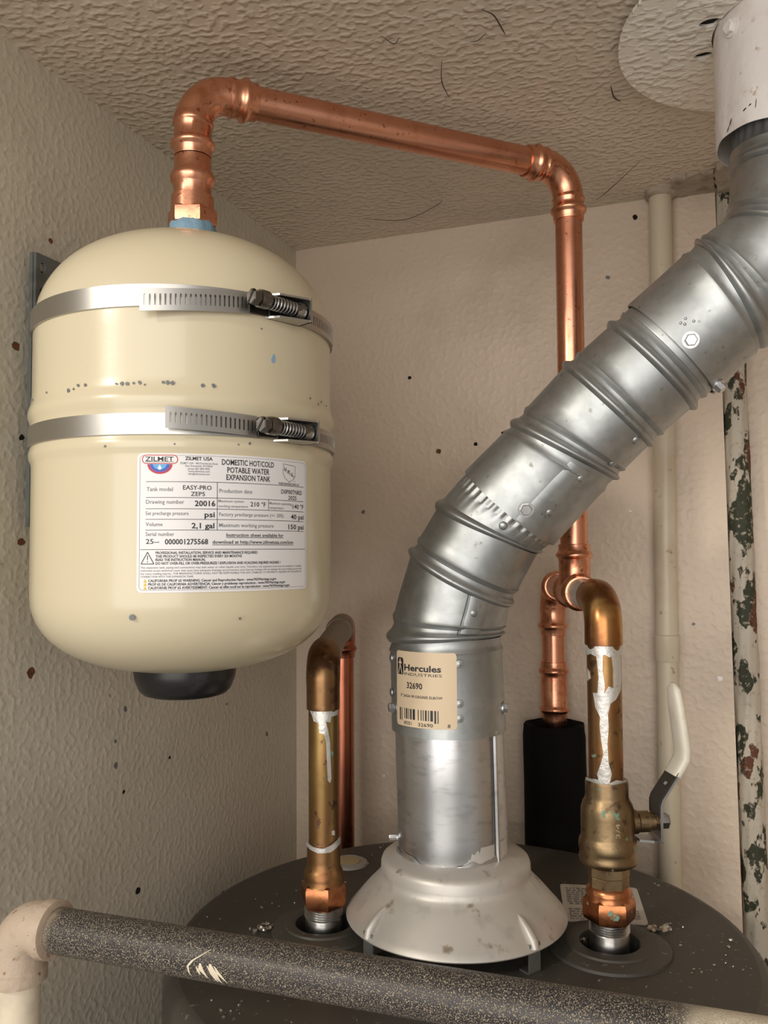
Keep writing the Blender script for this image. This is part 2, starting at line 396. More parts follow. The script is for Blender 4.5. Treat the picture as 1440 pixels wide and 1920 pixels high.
strand([(.1086, -.0616, 0), (.150, -.050, .003), (.1883, -.0639, 0), (.200, -.075, 0)])
strand([(.3427, -.0200, 0), (.355, -.040, .002), (.3898, -.0913, 0)])

# plaster lump where pipes meet the ceiling
def rough_patch(x0, x1, y0, y1, t, sd):
    rnd = random.Random(sd); n = 10; o = []
    for (a, b) in (((x0, y0), (x1, y0)), ((x1, y0), (x1, y1)), ((x1, y1), (x0, y1)), ((x0, y1), (x0, y0))):
        for k in range(n): o.append((a[0]+(b[0]-a[0])*k/n+rnd.uniform(-.0022, .0022), a[1]+(b[1]-a[1])*k/n+rnd.uniform(-.0022, .0022)))
    MB().plate([o], lambda u, v, q: (u, v, CEIL+.0005-(t+.0016*math.sin(u*310+sd)*math.cos(v*270))*q)).build('plaster_patch', 'plaster', ceil, smooth=70)
rough_patch(.415, .4535, -.046, .004, .0035, 1)
rough_patch(.4530, .4820, -.060, .020, .0060, 2)

# ------------------------------------------------------------------ water heater
HX, HY, HR, HZ = .267, -.272, .207, 1.500
wh = thing('water_heater', (HX, HY, 0), 'grey-brown cylindrical water heater with round flat top under the draft hood', 'water heater')
HL, HRt = (.1722, -.300), (.3695, -.2605)
MB().lathe([(HR-.012, 0), (HR, .012), (HR, HZ-.016), (HR-.0015, HZ-.007), (HR-.006, HZ-.0015), (HR-.010, HZ-.0004)], 96, Matrix.Translation((HX, HY, 0)), True, False).build('jacket', 'heater', wh)
MB().plate([circle(HX, HY, HR-.010, 96), circle(*HL, .0205, 32), circle(*HRt, .0205, 32), circle(.266, -.272, .040, 32)],
           lambda u, v, t: (u, v, HZ-.0012+t*.0008)).build('top_pan', 'heater', wh)
for (x, y), ro in ((HL, .038), (HRt, .0415)):
    T = Matrix.Translation((x, y, HZ))
    c = MB().lathe([(ro, -.0006), (ro-.0006, .0014), (ro-.003, .0022), (ro*.74, .0032), (ro*.72, .0045), (.0235, .0050), (.0205, .0042), (.0200, -.0200)], 48, T, False, False).build('pipe_collar', 'heater', wh)
    MB().lathe([(.0201, -.019), (.0201, -.018)], 32, T).build('well_shade_disc', 'heater_dark', wh)  # dark disc painted as the shade at the bottom of the well
MB().lathe([(.0405, -.03), (.0405, -.028)], 32, Matrix.Translation((.266, -.272, HZ))).build('flue_opening', 'heater_dark', wh)
T = Matrix.Translation((.1385, -.1745, HZ))
g = MB().lathe([(.0165, -.0005), (.0160, .0015), (.0125, .0030), (.0100, .0022)], 36, T, False, False).build('grommet', 'grommet', wh)
MB().lathe([(.0101, .0), (.0098, .0028), (.006, .0034)], 30, T).build('foam_plug', 'foam', g)
# warning label on the pan
wl = [Vector(p) for p in ((.3338, -.2300, 0), (.3928, -.2153, 0), (.3792, -.1465, 0), (.3184, -.1589, 0))]
def wl_fn(u, v, z=HZ+.0002):
    p = wl[0].lerp(wl[1], u).lerp(wl[3].lerp(wl[2], u), v); return (p.x, p.y, z)
rr = []
for cx, cy, a0 in ((.94, .06, -90), (.94, .94, 0), (.06, .94, 90), (.06, .06, 180)):
    for k in range(5):
        a = math.radians(a0+k*22.5); rr.append((cx+.05*math.cos(a), cy+.05*math.sin(a)))
wlab = MB().plate([rr], lambda u, v, t: (*wl_fn(u, v)[:2], HZ-.0004+.0008*t)).build('warning_label', 'warning_paper', wh, label='pale paper warning label with rows of small print')

# ------------------------------------------------------------------ lettering helpers
_cap = None
def text_tris(txt, bold=0.):
    cu = bpy.data.curves.new('t', 'FONT'); cu.body = txt; cu.resolution_u = 2; cu.offset = bold
    ob = bpy.data.objects.new('t', cu); COL.objects.link(ob)
    me = ob.to_mesh(); V = [tuple(v.co[:2]) for v in me.vertices]; F = [tuple(p.vertices) for p in me.polygons]
    ob.to_mesh_clear(); bpy.data.objects.remove(ob); bpy.data.curves.remove(cu); return V, F
def cap_h():
    global _cap
    if _cap is None: _cap = max(v[1] for v in text_tris('H')[0])
    return _cap
def add_text(mb, txt, u0, u1, v, h, fn, bold=0.):
    V, F = text_tris(txt, bold)
    if not V: return
    x0 = min(p[0] for p in V); x1 = max(p[0] for p in V)
    sx = (u1-u0)/(x1-x0); sy = h/cap_h()
    mb.add([fn(u0+(p[0]-x0)*sx, v+p[1]*sy) for p in V], F)
def add_rect(mb, u0, v0, u1, v1, fn, nu=1):
    mb.grid(lambda a, b: fn(u0+(u1-u0)*a, v0+(v1-v0)*b), nu, 1)
def add_poly(mb, pts, fn):
    mb.plate([pts], lambda u, v, t: fn(u, v)) if False else None
    bm = bmesh.new(); vs = [bm.verts.new((*p, 0)) for p in pts]
    es = [bm.edges.new((vs[i], vs[(i+1) % len(vs)])) for i in range(len(vs))]
    bmesh.ops.triangle_fill(bm, use_beauty=True, edges=es); bm.verts.index_update()
    mb.add([fn(v.co.x, v.co.y) for v in bm.verts], [tuple(v.index for v in f.verts) for f in bm.faces]); bm.free()
def add_line(mb, pts, w, fn, close=False):
    q = list(pts)+([pts[0]] if close else [])
    for a, b in zip(q[:-1], q[1:]):
        dx, dy = b[0]-a[0], b[1]-a[1]; l = math.hypot(dx, dy) or 1e-9; ox, oy = -dy/l*w/2, dx/l*w/2
        n = max(1, int(l/4))
        mb.grid(lambda t, k: fn(a[0]+dx*t+ox*(2*k-1), a[1]+dy*t+oy*(2*k-1)), n, 1)

wf = lambda u, v: wl_fn(u, v, HZ+.0008)
wi = MB()
rw = random.Random(11)
def word_row(u0, u1, v, h):
    u = u0
    while u < u1:
        w = min(rw.uniform(.025, .085), u1-u)
        n = max(1, int(w/.014))
        for k in range(n): add_rect(wi, u+k*w/n, v, u+(k+.72)*w/n, v+h*rw.uniform(.7, 1), wf)
        u += w+.018
word_row(.38, .70, .905, .040)
row = .85
for i in range(13):
    if i == 7: word_row(.10, .62, row, .045); row -= .062; word_row(.40, .62, row, .045); row -= .075; continue
    word_row(.08, .92-(.30 if i in (6, 12) else 0), row, .036); row -= .060
wi.build('printed_text', 'ink_grey', wlab, smooth=0)

# ------------------------------------------------------------------ draft hood
DX, DY = .2635, -.272
dh = thing('draft_hood', (DX, DY, HZ), 'dull grey metal draft hood with stepped flared skirt on the heater top', 'draft hood')
prof = [(.0360, 1.5700), (.0374, 1.5700), (.0376, 1.5585), (.0420, 1.5578), (.0455, 1.5565), (.0500, 1.5545), (.0524, 1.5528), (.0534, 1.5500), (.0536, 1.5450), (.0538, 1.5425), (.0552, 1.5402), (.0580, 1.5375),
        (.0650, 1.5305), (.0712, 1.5235), (.0758, 1.5185), (.0780, 1.5158), (.0787, 1.5142), (.0783, 1.5134), (.0773, 1.5142), (.0700, 1.5230), (.0560, 1.5365), (.0520, 1.5420), (.0400, 1.5480), (.0360, 1.5560), (.0360, 1.5700)]
MB().lathe(prof, 96, Matrix.Translation((DX, DY, 0)), False, False).build('skirt', 'hood', dh)
for k in range(4):
    a = math.radians(-33+90*k); er = Vector((math.cos(a), math.sin(a), 0)); et = Vector((-er.y, er.x, 0))
    M_ = Matrix((er, et, Vector((0, 0, 1)))).transposed().to_4x4(); M_.translation = Vector((DX, DY, 0))
    lg = MB().box(.0762, .0774, -.0050, .0050, HZ-.0003, 1.5185, M_)
    lg.box(.0680, .0774, -.0050, .0050, HZ-.0003, HZ+.0009, M_)
    lgo = lg.build('leg', 'galv', dh)
    P = [M_ @ Vector(p) for p in ((.0610, 0, 1.5330), (.0660, 0, 1.5296), (.0710, 0, 1.5252), (.0758, 0, 1.5198), (.0776, 0, 1.5150))]
    MB().sweep(P, [.0005, .0020, .0028, .0034, .0030], 14).build('pressed_rib', 'hood', lgo)

# ------------------------------------------------------------------ vent: straight pipe and adjustable elbows, all in the plane Y = VY
VY = -.272
class Gore:
    def __init__(s, a, b): s.a, s.b = a, b          # (x, z, tilt deg, r)
    def pt(s, t, phi, dr=0.):
        x, z, ti, r = [s.a[i]+(s.b[i]-s.a[i])*t for i in range(4)]
        ti = math.radians(ti); e2 = Vector((math.cos(ti), 0, -math.sin(ti)))
        return Vector((x, VY, z))+(r+dr)*(Vector((0, -math.cos(phi), 0))+e2*math.sin(phi))
    def nrm(s, t, phi): return (s.pt(t, phi, .001)-s.pt(t, phi)).normalized()
    def length(s): return math.hypot(s.b[0]-s.a[0], s.b[1]-s.a[1])
    def find(s, x, z):
        best = None
        for i in range(41):
            for j in range(-30, 31):
                t, ph = i/40, j/30*1.75; p = s.pt(t, ph); d = (p.x-x)**2+(p.z-z)**2
                if best is None or d < best[0]: best = (d, t, ph)
        return best[1:]
    def mesh(s, bead0=True, bead1=False, crimp=None, seg=96, groove=True, wall=True):
        L = s.length(); st = []
        if crimp: seg = 210
        if bead0:
            for k in range(9):
                a = -1+k/4; st.append(((.0034*a)/L, .0030*math.cos(a*PI/2)))
            if groove: st += [(.0050/L, -.0006), (.0068/L, -.0009), (.0085/L, .0004), (.0105/L, .0012), (.0125/L, .0002)]
        else: st += [(0, 0)]
        st.append((.5, 0))
        if bead1:
            st += [(1-.0125/L, .0002), (1-.0105/L, .0010), (1-.0085/L, .0002), (1-.0060/L, -.0008)]
        st.append((1-.002/L if not crimp else 1., 0))
        if crimp:
            for k in range(8): st.append((crimp+(1-crimp)*(k+.5)/8, 0))
        st = sorted(st); mb = MB(); vs = []; fs = []
        for t, dr in st:
            for k in range(seg):
                ph = 2*PI*k/seg
                d = dr
                if crimp and t >= crimp: d = dr-.0007+.0007*math.cos(ph*35)
                vs.append(s.pt(t, ph, d))
        n = len(st)
        for i in range(n-1):
            for k in range(seg):
                k2 = (k+1) % seg; fs.append((i*seg+k, i*seg+k2, (i+1)*seg+k2, (i+1)*seg+k))
        # inner wall
        o = len(vs)
        for t, dr in st:
            for k in range(seg): vs.append(s.pt(t, 2*PI*k/seg, min(dr, 0)-.0012))
        for i in range(n-1):
            for k in range(seg):
                k2 = (k+1) % seg; fs.append((o+(i+1)*seg+k, o+(i+1)*seg+k2, o+i*seg+k2, o+i*seg+k))
        for k in range(seg):
            k2 = (k+1) % seg
            fs.append((k, o+k, o+k2, k2)); q = (n-1)*seg
            fs.append((q+k2, o+q+k2, o+q+k, q+k))
        return mb.add(vs, fs)
    def strip(s, phi, w, t0=.06, t1=.98, h=.0007):
        mb = MB(); dp = w/s.a[3]
        mb.grid(lambda a, b: s.pt(t0+(t1-t0)*b, phi+dp*(a-.5), h if 0 < a < 1 else .0001), 6, 14)
        return mb
def rivet(g, x, z, parent, r=.0025, m='galv'):
    t, ph = g.find(x, z); p = g.pt(t, ph); n = g.nrm(t, ph)
    return MB().lathe([(r*1.25, -.0003), (r*1.15, .0003), (r*.9, .0009), (r*.5, .0013), (.0001, .0014)], 16, frame(p, n), True, False).build('rivet', m, parent)
def hex_screw(p, n, parent, r=.0036, m='galv_new', h=.0034):
    M_ = frame(p, n)
    mb = MB().lathe([(r*1.35, -.0003), (r*1.35, .0007)], 20, M_)
    mb.lathe([(r, .0006), (r, h-.0006), (r*.86, h)], 6, M_)
    return mb.build('hex_screw', m, parent, smooth=25)

# straight pipe from the hood
vp = thing('vent_pipe', (.260, VY, 1.556), 'bright straight galvanised vent pipe with open seam rising from the draft hood', 'vent pipe')
axb, axt = Vector((.2612, VY, 1.5570)), Vector((.2590, VY, 1.690))
def vp_r(a, i): return (.0006*math.sin(3*a+.5)+.0004*math.sin(7*a)) if i < 3 else 0
mb = MB()
pts = [axb.lerp(axt, t) for t in (0, .03, .12, .5, 1)]
mb.sweep(pts, [.0390, .0394, .0395, .0392, .0390], 72, False, (1, 0, 0), vp_r)
mb.sweep(pts, [.0380, .0384, .0385, .0382, .0380], 72, False, (1, 0, 0), vp_r)
mb.build('tube', 'galv_new', vp)
def on_vp(th, z, dr=0.):
    c = axb.lerp(axt, (z-axb.z)/(axt.z-axb.z)); return Vector((c.x+(.0393+dr)*math.cos(th), c.y+(.0393+dr)*math.sin(th), z))
th_s = math.radians(-21)
MB().grid(lambda a, b: on_vp(th_s+math.radians(4.6*(a-.5)), 1.557+b*.090, .0019 if .1 < a < .9 else .0002), 6, 4).build('lock_seam', 'galv_new', vp)
MB().grid(lambda a, b: on_vp(math.radians(-25.2)+math.radians(1.8*(a-.5)), 1.5575+b*.0885, .0005), 1, 4).build('seam_gap', 'galv_edge', vp)
# ragged cut bottom edge
mb = MB(); n = 60
def rag(a, b):
    th = math.radians(-165+165*a); zz = 1.5600+.0016*math.sin(a*9)+.0012*math.sin(a*31)+.0007*math.sin(a*67)
    return on_vp(th, zz-.0040*(1-b), .0005+.0008*(1-b)*(.5+.5*math.sin(a*23)))
mb.grid(rag, n, 3); mb.build('torn_edge', 'galv_new', vp)
p = on_vp(math.radians(-158), 1.5665); hex_screw(p, (p-Vector((.2606, VY, 1.5665))), vp, .0022, h=.006)

R0 = .0396
r1 = (.2577, 1.7118, -1, .0404); r2 = (.2700, 1.7539, 29, .0400); r3 = (.2913, 1.7893, 27, .0394)
sA = (.3063, 1.8030, 42, .0388); r4 = (.3460, 1.8427, 31, .0398); r5 = (.3765, 1.8731, 46, .0396); r6 = (.4059, 1.8974, 48, .0392)
sB = (.4182, 1.9073, 49, .0388); r7 = (.4571, 1.9413, 59, .0398); r8 = (.4920, 1.9720, 24, .0396); r9 = (.4985, 2.0170, 8, .0394)
ea = thing('vent_elbow', (.2595, VY, 1.6436), 'lower galvanised vent elbow with a yellowed paper sticker', 'vent elbow', 'adjustable vent elbows')
gA0 = Gore((.2596, 1.6436, 0, .0414), r1)
gA0.mesh(False, True).build('collar', 'galv', ea)
gA1 = Gore(r1, r2); gA1.mesh().build('gore', 'galv', ea)
gA2 = Gore(r2, r3); gA2.mesh().build('gore', 'galv', ea)
gA3 = Gore(r3, (.3103, 1.8068, 44, .0392)); gA3.mesh(crimp=.55, groove=False).build('crimped_end', 'galv', ea)
t, ph = gA1.find(.2840, 1.7385); gA1.strip(ph, .0007).build('seam', 'galv_edge', ea)
t, ph = gA1.find(.2925, 1.7385); gA1.strip(ph, .0150, .10, .97).build('seam_overlap', 'galv', ea)
rivet(gA1, .2927, 1.7495, ea); rivet(gA1, .2884, 1.7289, ea); rivet(gA3, .3102, 1.7886, ea)
for th in (-143.7, -0.5):
    a = math.radians(th); p = Vector((.2590+.0414*math.cos(a), VY+.0414*math.sin(a), 1.6605)); hex_screw(p, (math.cos(a), math.sin(a), 0), ea, .0034)
for z_ in (1.6948, 1.668, 1.658):
    a = math.radians(-61.5); p = Vector((.2585+.0414*math.cos(a), VY+.0414*math.sin(a), z_)); MB().lathe([(.0030, -.0003), (.0028, .0006), (.0001, .0012)], 14, frame(p, (math.cos(a), math.sin(a), 0)), True, False).build('dimple', 'galv', ea)
for z_ in (1.6955, 1.671):
    a = math.radians(-147); p = Vector((.2585+.0414*math.cos(a), VY+.0414*math.sin(a), z_)); MB().lathe([(.0030, -.0003), (.0028, .0008), (.0001, .0016)], 14, frame(p, (math.cos(a), math.sin(a), 0)), True, False).build('dimple', 'galv', ea)

eb = thing('vent_elbow', (.3063, VY, 1.802), 'middle galvanised vent elbow, turned nearly straight along the diagonal run', 'vent elbow', 'adjustable vent elbows')
gB0 = Gore((sA[0], sA[1], sA[2], .0412), r4); gB0.mesh(False, True).build('collar', 'galv', eb)
gB1 = Gore(r4, r5); gB1.mesh().build('gore', 'galv', eb)
gB2 = Gore(r5, r6); gB2.mesh().build('gore', 'galv', eb)
gB3 = Gore(r6, (.4230, 1.9115, 49, .0386)); gB3.mesh().build('plain_end', 'galv', eb)
t, ph = gB0.find(.3440, 1.8060); gB0.strip(ph, .0200, .02, .90).build('seam_overlap', 'galv', eb)
rivet(gB0, .3407, 1.7973, eb); rivet(gB0, .3615, 1.8188, eb); rivet(gB1, .3814, 1.8301, eb); rivet(gB1, .3959, 1.8446, eb)
t, ph = gB0.find(.3262, 1.7990); hex_screw(gB0.pt(t, ph), gB0.nrm(t, ph), eb, .0040)

ec = thing('vent_elbow', (.4182, VY, 1.907), 'upper galvanised vent elbow bending up into the white ceiling sleeve', 'vent elbow', 'adjustable vent elbows')
gC0 = Gore((sB[0], sB[1], sB[2], .0416), r7); gC0.mesh(False, True).build('collar', 'galv', ec)
gC1 = Gore(r7, r8); gC1.mesh().build('gore', 'galv', ec)
gC2 = Gore(r8, r9); gC2.mesh().build('gore', 'galv', ec)
gC3 = Gore(r9, (.499, 2.075, 0, .0390)); gC3.mesh(crimp=.30).build('crimped_end', 'galv', ec)
t, ph = gC0.find(.4316, 1.9027); hex_screw(gC0.pt(t, ph), gC0.nrm(t, ph), ec, .0040)
t, ph = gC0.find(.4470, 1.8790); hex_screw(gC0.pt(t, ph), gC0.nrm(t, ph), ec, .0034, h=.005)
for dx, dz in ((-.0058, .0135), (-.0018, .0165), (.0022, .0140), (-.0018, .0110)):
    t, ph = gC0.find(.4306+dx, 1.9010+dz); MB().lathe([(.0011, -.0002), (.0006, .0006), (.0001, .0007)], 10, frame(gC0.pt(t, ph), gC0.nrm(t, ph)), True, False).build('dimple', 'galv', ec)

# sticker on the lower elbow collar
VA = (.2588, VY); VR = .0419; VT0 = math.radians(-131.0)
def vl(u, v, dr=.0): return (VA[0]+(VR+dr)*math.cos(VT0+u/1000/VR), VA[1]+(VR+dr)*math.sin(VT0+u/1000/VR), 1.650+v/1000)
def rrect(u0, v0, u1, v1, r, n=5, nu=14):
    out = []
    for cx, cy, a0 in ((u1-r, v0+r, -90), (u1-r, v1-r, 0), (u0+r, v1-r, 90), (u0+r, v0+r, 180)):
        arc = [(cx+r*math.cos(math.radians(a0+k*90/n)), cy+r*math.sin(math.radians(a0+k*90/n))) for k in range(n+1)]
        out.append(arc)
    res = []
    for i in range(4):
        res += out[i]; a = out[i][-1]; b = out[(i+1) % 4][0]
        res += [(a[0]+(b[0]-a[0])*k/nu, a[1]+(b[1]-a[1])*k/nu) for k in range(1, nu)]
    return res
def curved_sheet(u0, v0, u1, v1, r, fn, thick, nu=40):
    """rounded sheet bent on a cylinder: columns of quads"""
    mb = MB()
    def edge(u):
        e = 0.
        if u < u0+r: e = r-math.sqrt(max(r*r-(u0+r-u)**2, 0))
        if u > u1-r: e = r-math.sqrt(max(r*r-(u-u1+r)**2, 0))
        return e
    us = sorted(set([u0+r*k/6 for k in range(7)]+[u1-r*k/6 for k in range(7)]+[u0+(u1-u0)*k/nu for k in range(nu+1)]))
    vs = []; fs = []
    for u in us:
        e = edge(u)
        for d in (thick, -.0001):
            vs += [fn(u, v0+e, d), fn(u, (v0+v1)/2, d), fn(u, v1-e, d)]
    n = 6
    for i in range(len(us)-1):
        a, b = i*n, (i+1)*n
        fs += [(a, b, b+1, a+1), (a+1, b+1, b+2, a+2), (a+3, a+4, b+4, b+3), (a+4, a+5, b+5, b+4), (a, a+3, b+3, b), (a+2, b+2, b+5, a+5)]
    return mb.add(vs, fs)
st = curved_sheet(0, .8, 48.6, 52.5, 2.5, vl, .0002).build('paper_sticker', 'vent_label', ea, label='yellowed paper sticker with black lettering and barcode')
vi = MB(); vt = lambda u, v: vl(u, v, .00035)
add_text(vi, 'Hercules', 9.2, 38.0, 39.3, 4.1, vt, .03)
V_, W_ = 0, 0
add_text(vi, 'INDUSTRIES', 9.2, 38.5, 36.0, 1.9, vt, .0)
add_text(vi, '32690', 11.5, 24.5, 27.2, 4.0, vt, .02)
add_text(vi, '3" 26GA 90 DEGREE ELBOW', 5.2, 38.8, 21.0, 1.7, vt, .015)
# emblem: black rounded block with a pale striding figure
add_poly(vi, [(1.6, 36.0), (7.6, 36.0), (8.2, 36.8), (8.2, 46.2), (7.2, 47.8), (2.8, 47.8), (1.6, 46.2)], vt)
bars = [2, 1, 1, 3, 1, 1, 2, 1, 1, 1, 2, 1, 3, 1, 1, 2, 1, 1, 1, 1, 2, 1, 1, 1, 3, 1, 2, 1, 1, 1]
u = 4.0
for i, w in enumerate(bars):
    wd_ = w*.62
    if i % 2 == 0 and u+wd_ < 42: add_rect(vi, u, 6.0 if i > 2 and i < 26 else 4.6, u+wd_, 13.2, vt)
    u += wd_+ (1.6 if i == 13 else .18)
add_text(vi, '09351', 8.4, 15.6, 2.0, 2.3, vt, .01)
add_text(vi, '32690', 21.0, 32.0, 2.0, 2.3, vt, .01)
add_text(vi, '8', 42.0, 44.0, 2.0, 2.3, vt, .01)
vi.build('printed_text', 'ink', st, smooth=0)
vi = MB(); vt2 = lambda u, v: vl(u, v, .0005)
add_poly(vi, [(2.4, 36.5), (3.2, 36.5), (4.9, 42.2), (6.6, 36.5), (7.4, 36.5), (5.4, 43.0), (4.4, 43.0)], vt2)
add_poly(vi, [(2.8, 44.0), (4.2, 43.4), (5.6, 43.4), (7.0, 44.0), (5.7, 45.2), (5.2, 47.2), (4.6, 47.2), (4.1, 45.2)], vt2)
vi.build('emblem_figure', 'vent_label', st, smooth=0)

# ceiling sleeve and plate
PX, PY = .499, -.267
cs = thing('vent_sleeve', (PX, PY, 2.036), 'white painted flue sleeve with cracked paint coming down from the ceiling', 'vent sleeve')
def sl_r(a, i): return .0004*math.sin(5*a)+.0003*math.sin(11*a+1)
mb = MB().lathe([(.0482, 2.0362), (.0486, 2.0362), (.0490, 2.045), (.0490, 2.0570), (.0496, 2.0590), (.0490, 2.0615), (.0490, CEIL+.004)], 72, Matrix.Translation((PX, PY, 0)), False, False, sl_r)
mb.lathe([(.0482, 2.0362), (.0480, CEIL+.004)], 72, Matrix.Translation((PX, PY, 0)), False, False, sl_r)
mb.v = [(x, y, zz+(.0065*max(0., -(x-PX)/.049)-.0015 if zz < 2.04 else 0)) for x, y, zz in mb.v]
mb.build('sleeve_tube', 'white_paint', cs)
def on_sl(th, z, dr=0.): return Vector((PX+(.0490+dr)*math.cos(th), PY+(.0490+dr)*math.sin(th), z))
a = math.radians(-141); hex_screw(on_sl(a, 2.1065), (math.cos(a), math.sin(a), 0), cs, .0044, 'white_paint', .004)
for (a0, z0, a1, z1, w) in ((-146, 2.0435, -143, 2.0475, .0011), (-149, 2.041, -146, 2.0435, .0009), (-122, 2.046, -121, 2.051, .0018), (-132, 2.0475, -129, 2.0485, .0006), (-127, 2.0490, -125, 2.0495, .0006)):
    def ck(s, t): 
        th = math.radians(a0+(a1-a0)*s); return on_sl(th, z0+(z1-z0)*s+w*(t-.5)*2*(1-abs(2*s-1)*.6), .0007)
    MB().grid(ck, 4, 1).build('paint_crack', 'hole', cs, smooth=0)
cp = thing('ceiling_plate', (PX, PY, CEIL), 'round white textured vent plate on the ceiling around the sleeve', 'vent plate')
holes = [circle(PX, PY, .0500, 40)]
MB().plate([circle(PX, PY, .1110, 96)]+holes+[[(x+r*1.35*math.cos(2*PI*k/14), y+r*.8*math.sin(2*PI*k/14)) for k in range(14)] for x, y, r in ((.4484, -.2889, .0055), (.4436, -.2512, .0048))],
           lambda u, v, t: (u, v, CEIL-.0014-.0022*t+.022*(u-PX)*(.3 if u > PX else 1))).build('disc', 'plate', cp)
for x, y, r in ((.4484, -.2889, .0085), (.4436, -.2512, .0075)):
    MB().plate([circle(x, y, r, 12)], lambda u, v, t: (u, v, CEIL-.0024+.0006*t)).build('hole_backing', 'hole', cp, smooth=0)  # near-black disc behind the cut hole stands for its shade

# ------------------------------------------------------------------ expansion tank
TX, TY, TR = .1113, -.3864, .0970
et = thing('expansion_tank', (TX, TY, 1.677), 'cream enamel expansion tank with white printed label, strapped to the left wall', 'expansion tank')
prof = []
zt0, zt1 = 1.9120, 1.9815
for k in range(25):
    t = k/24*PI/2; prof.append((max(TR*math.cos(t)**(2/2.35), .002), zt0+(zt1-zt0)*math.sin(t)**(2/2.25)))
prof = prof[::-1]
prof += [(TR, 1.9000), (TR, 1.8720), (TR+.0004, 1.8670), (TR+.0008, 1.8645), (TR+.0020, 1.8615), (TR+.0024, 1.8590), (TR+.0022, 1.8565), (TR+.0010, 1.8535), (TR+.0006, 1.8510), (TR+.0006, 1.8420), (TR+.0004, 1.8390), (TR+.0014, 1.8355), (TR+.0018, 1.8330), (TR+.0014, 1.8305), (TR+.0003, 1.8280), (TR, 1.8255), (TR, 1.7600)]
zb0, zb1 = 1.7480, 1.6945
for k in range(25):
    t = k/24*PI/2; prof.append((max(TR*math.cos(t)**(2/2.5), .002), zb0-(zb0-zb1)*math.sin(t)**(2/2.3)))
MB().lathe(prof, 128, Matrix.Translation((TX, TY, 0))).build('shell', 'tank', et, smooth=60)
MB().lathe([(.0330, 1.7000), (.0335, 1.6930), (.0325, 1.6880), (.0300, 1.6820), (.0270, 1.6790), (.0225, 1.6776), (.0190, 1.6776), (.0180, 1.6790), (.002, 1.6790)], 64, Matrix.Translation((TX, TY, 0))).build('air_valve_cap', 'black_plastic', et, label='black plastic air valve cap under the tank')
def tk(th, z, dr=0.): return Vector((TX+(TR+dr)*math.cos(th), TY+(TR+dr)*math.sin(th), z))
for (thd, z, ra, rb) in ((-73.6, 1.7358, .0017, .0017), (-38, 1.7338, .0008, .0008)):
    MB().plate([circle(0, 0, 1, 12)], lambda u, v, t: tk(math.radians(thd)+u*ra/TR, z+v*rb, .00015*t-.00005)).build('paint_chip', 'chip', et, smooth=0)
rnd = random.Random(3)
for thd in (-131, -127, -112, -99, -96.5, -94.5, -91.5, -79.5, -77.5, -75.6, -73.6, -71.5, -69.8, -63.8, -62.4, -60.8, -51, -47.5, -6, 0, 3, 9):
    z = 1.8665+rnd.uniform(-.0012, .0014); r = rnd.uniform(.0008, .0016)
    bl = blotch(1, 8, .5)
    MB().plate([bl], lambda u, v, t: tk(math.radians(thd)+u*r/TR, z+v*r, .0010+.00015*t)).build('paint_chip', 'chip', et, smooth=0)
for thd, z, r in ((-83, 1.8315, .0010), (-60, 1.8325, .0007), (-35, 1.8345, .0011), (-39, 1.8335, .0008), (-30, 1.9035, .0007), (-47, 1.9565, .0007)):
    bl = blotch(1, 8, .5)
    if z < 1.95: MB().plate([bl], lambda u, v, t: tk(math.radians(thd)+u*r/TR, z+v*r, (.0017 if z < 1.85 else 0)+.00015*t)).build('paint_chip', 'chip', et, smooth=0)
bl = [(0, 1.6), (.7, 1.2), (.9, .2), (.8, -.9), (.2, -1.5), (-.6, -1.2), (-.8, -.3), (-.3, .5)]
MB().plate([bl], lambda u, v, t: tk(math.radians(-25.2)+u*.0019/TR, 1.8869+v*.0019, .0002*t-.00005)).build('paint_smear', 'blue_paint', et, smooth=0)

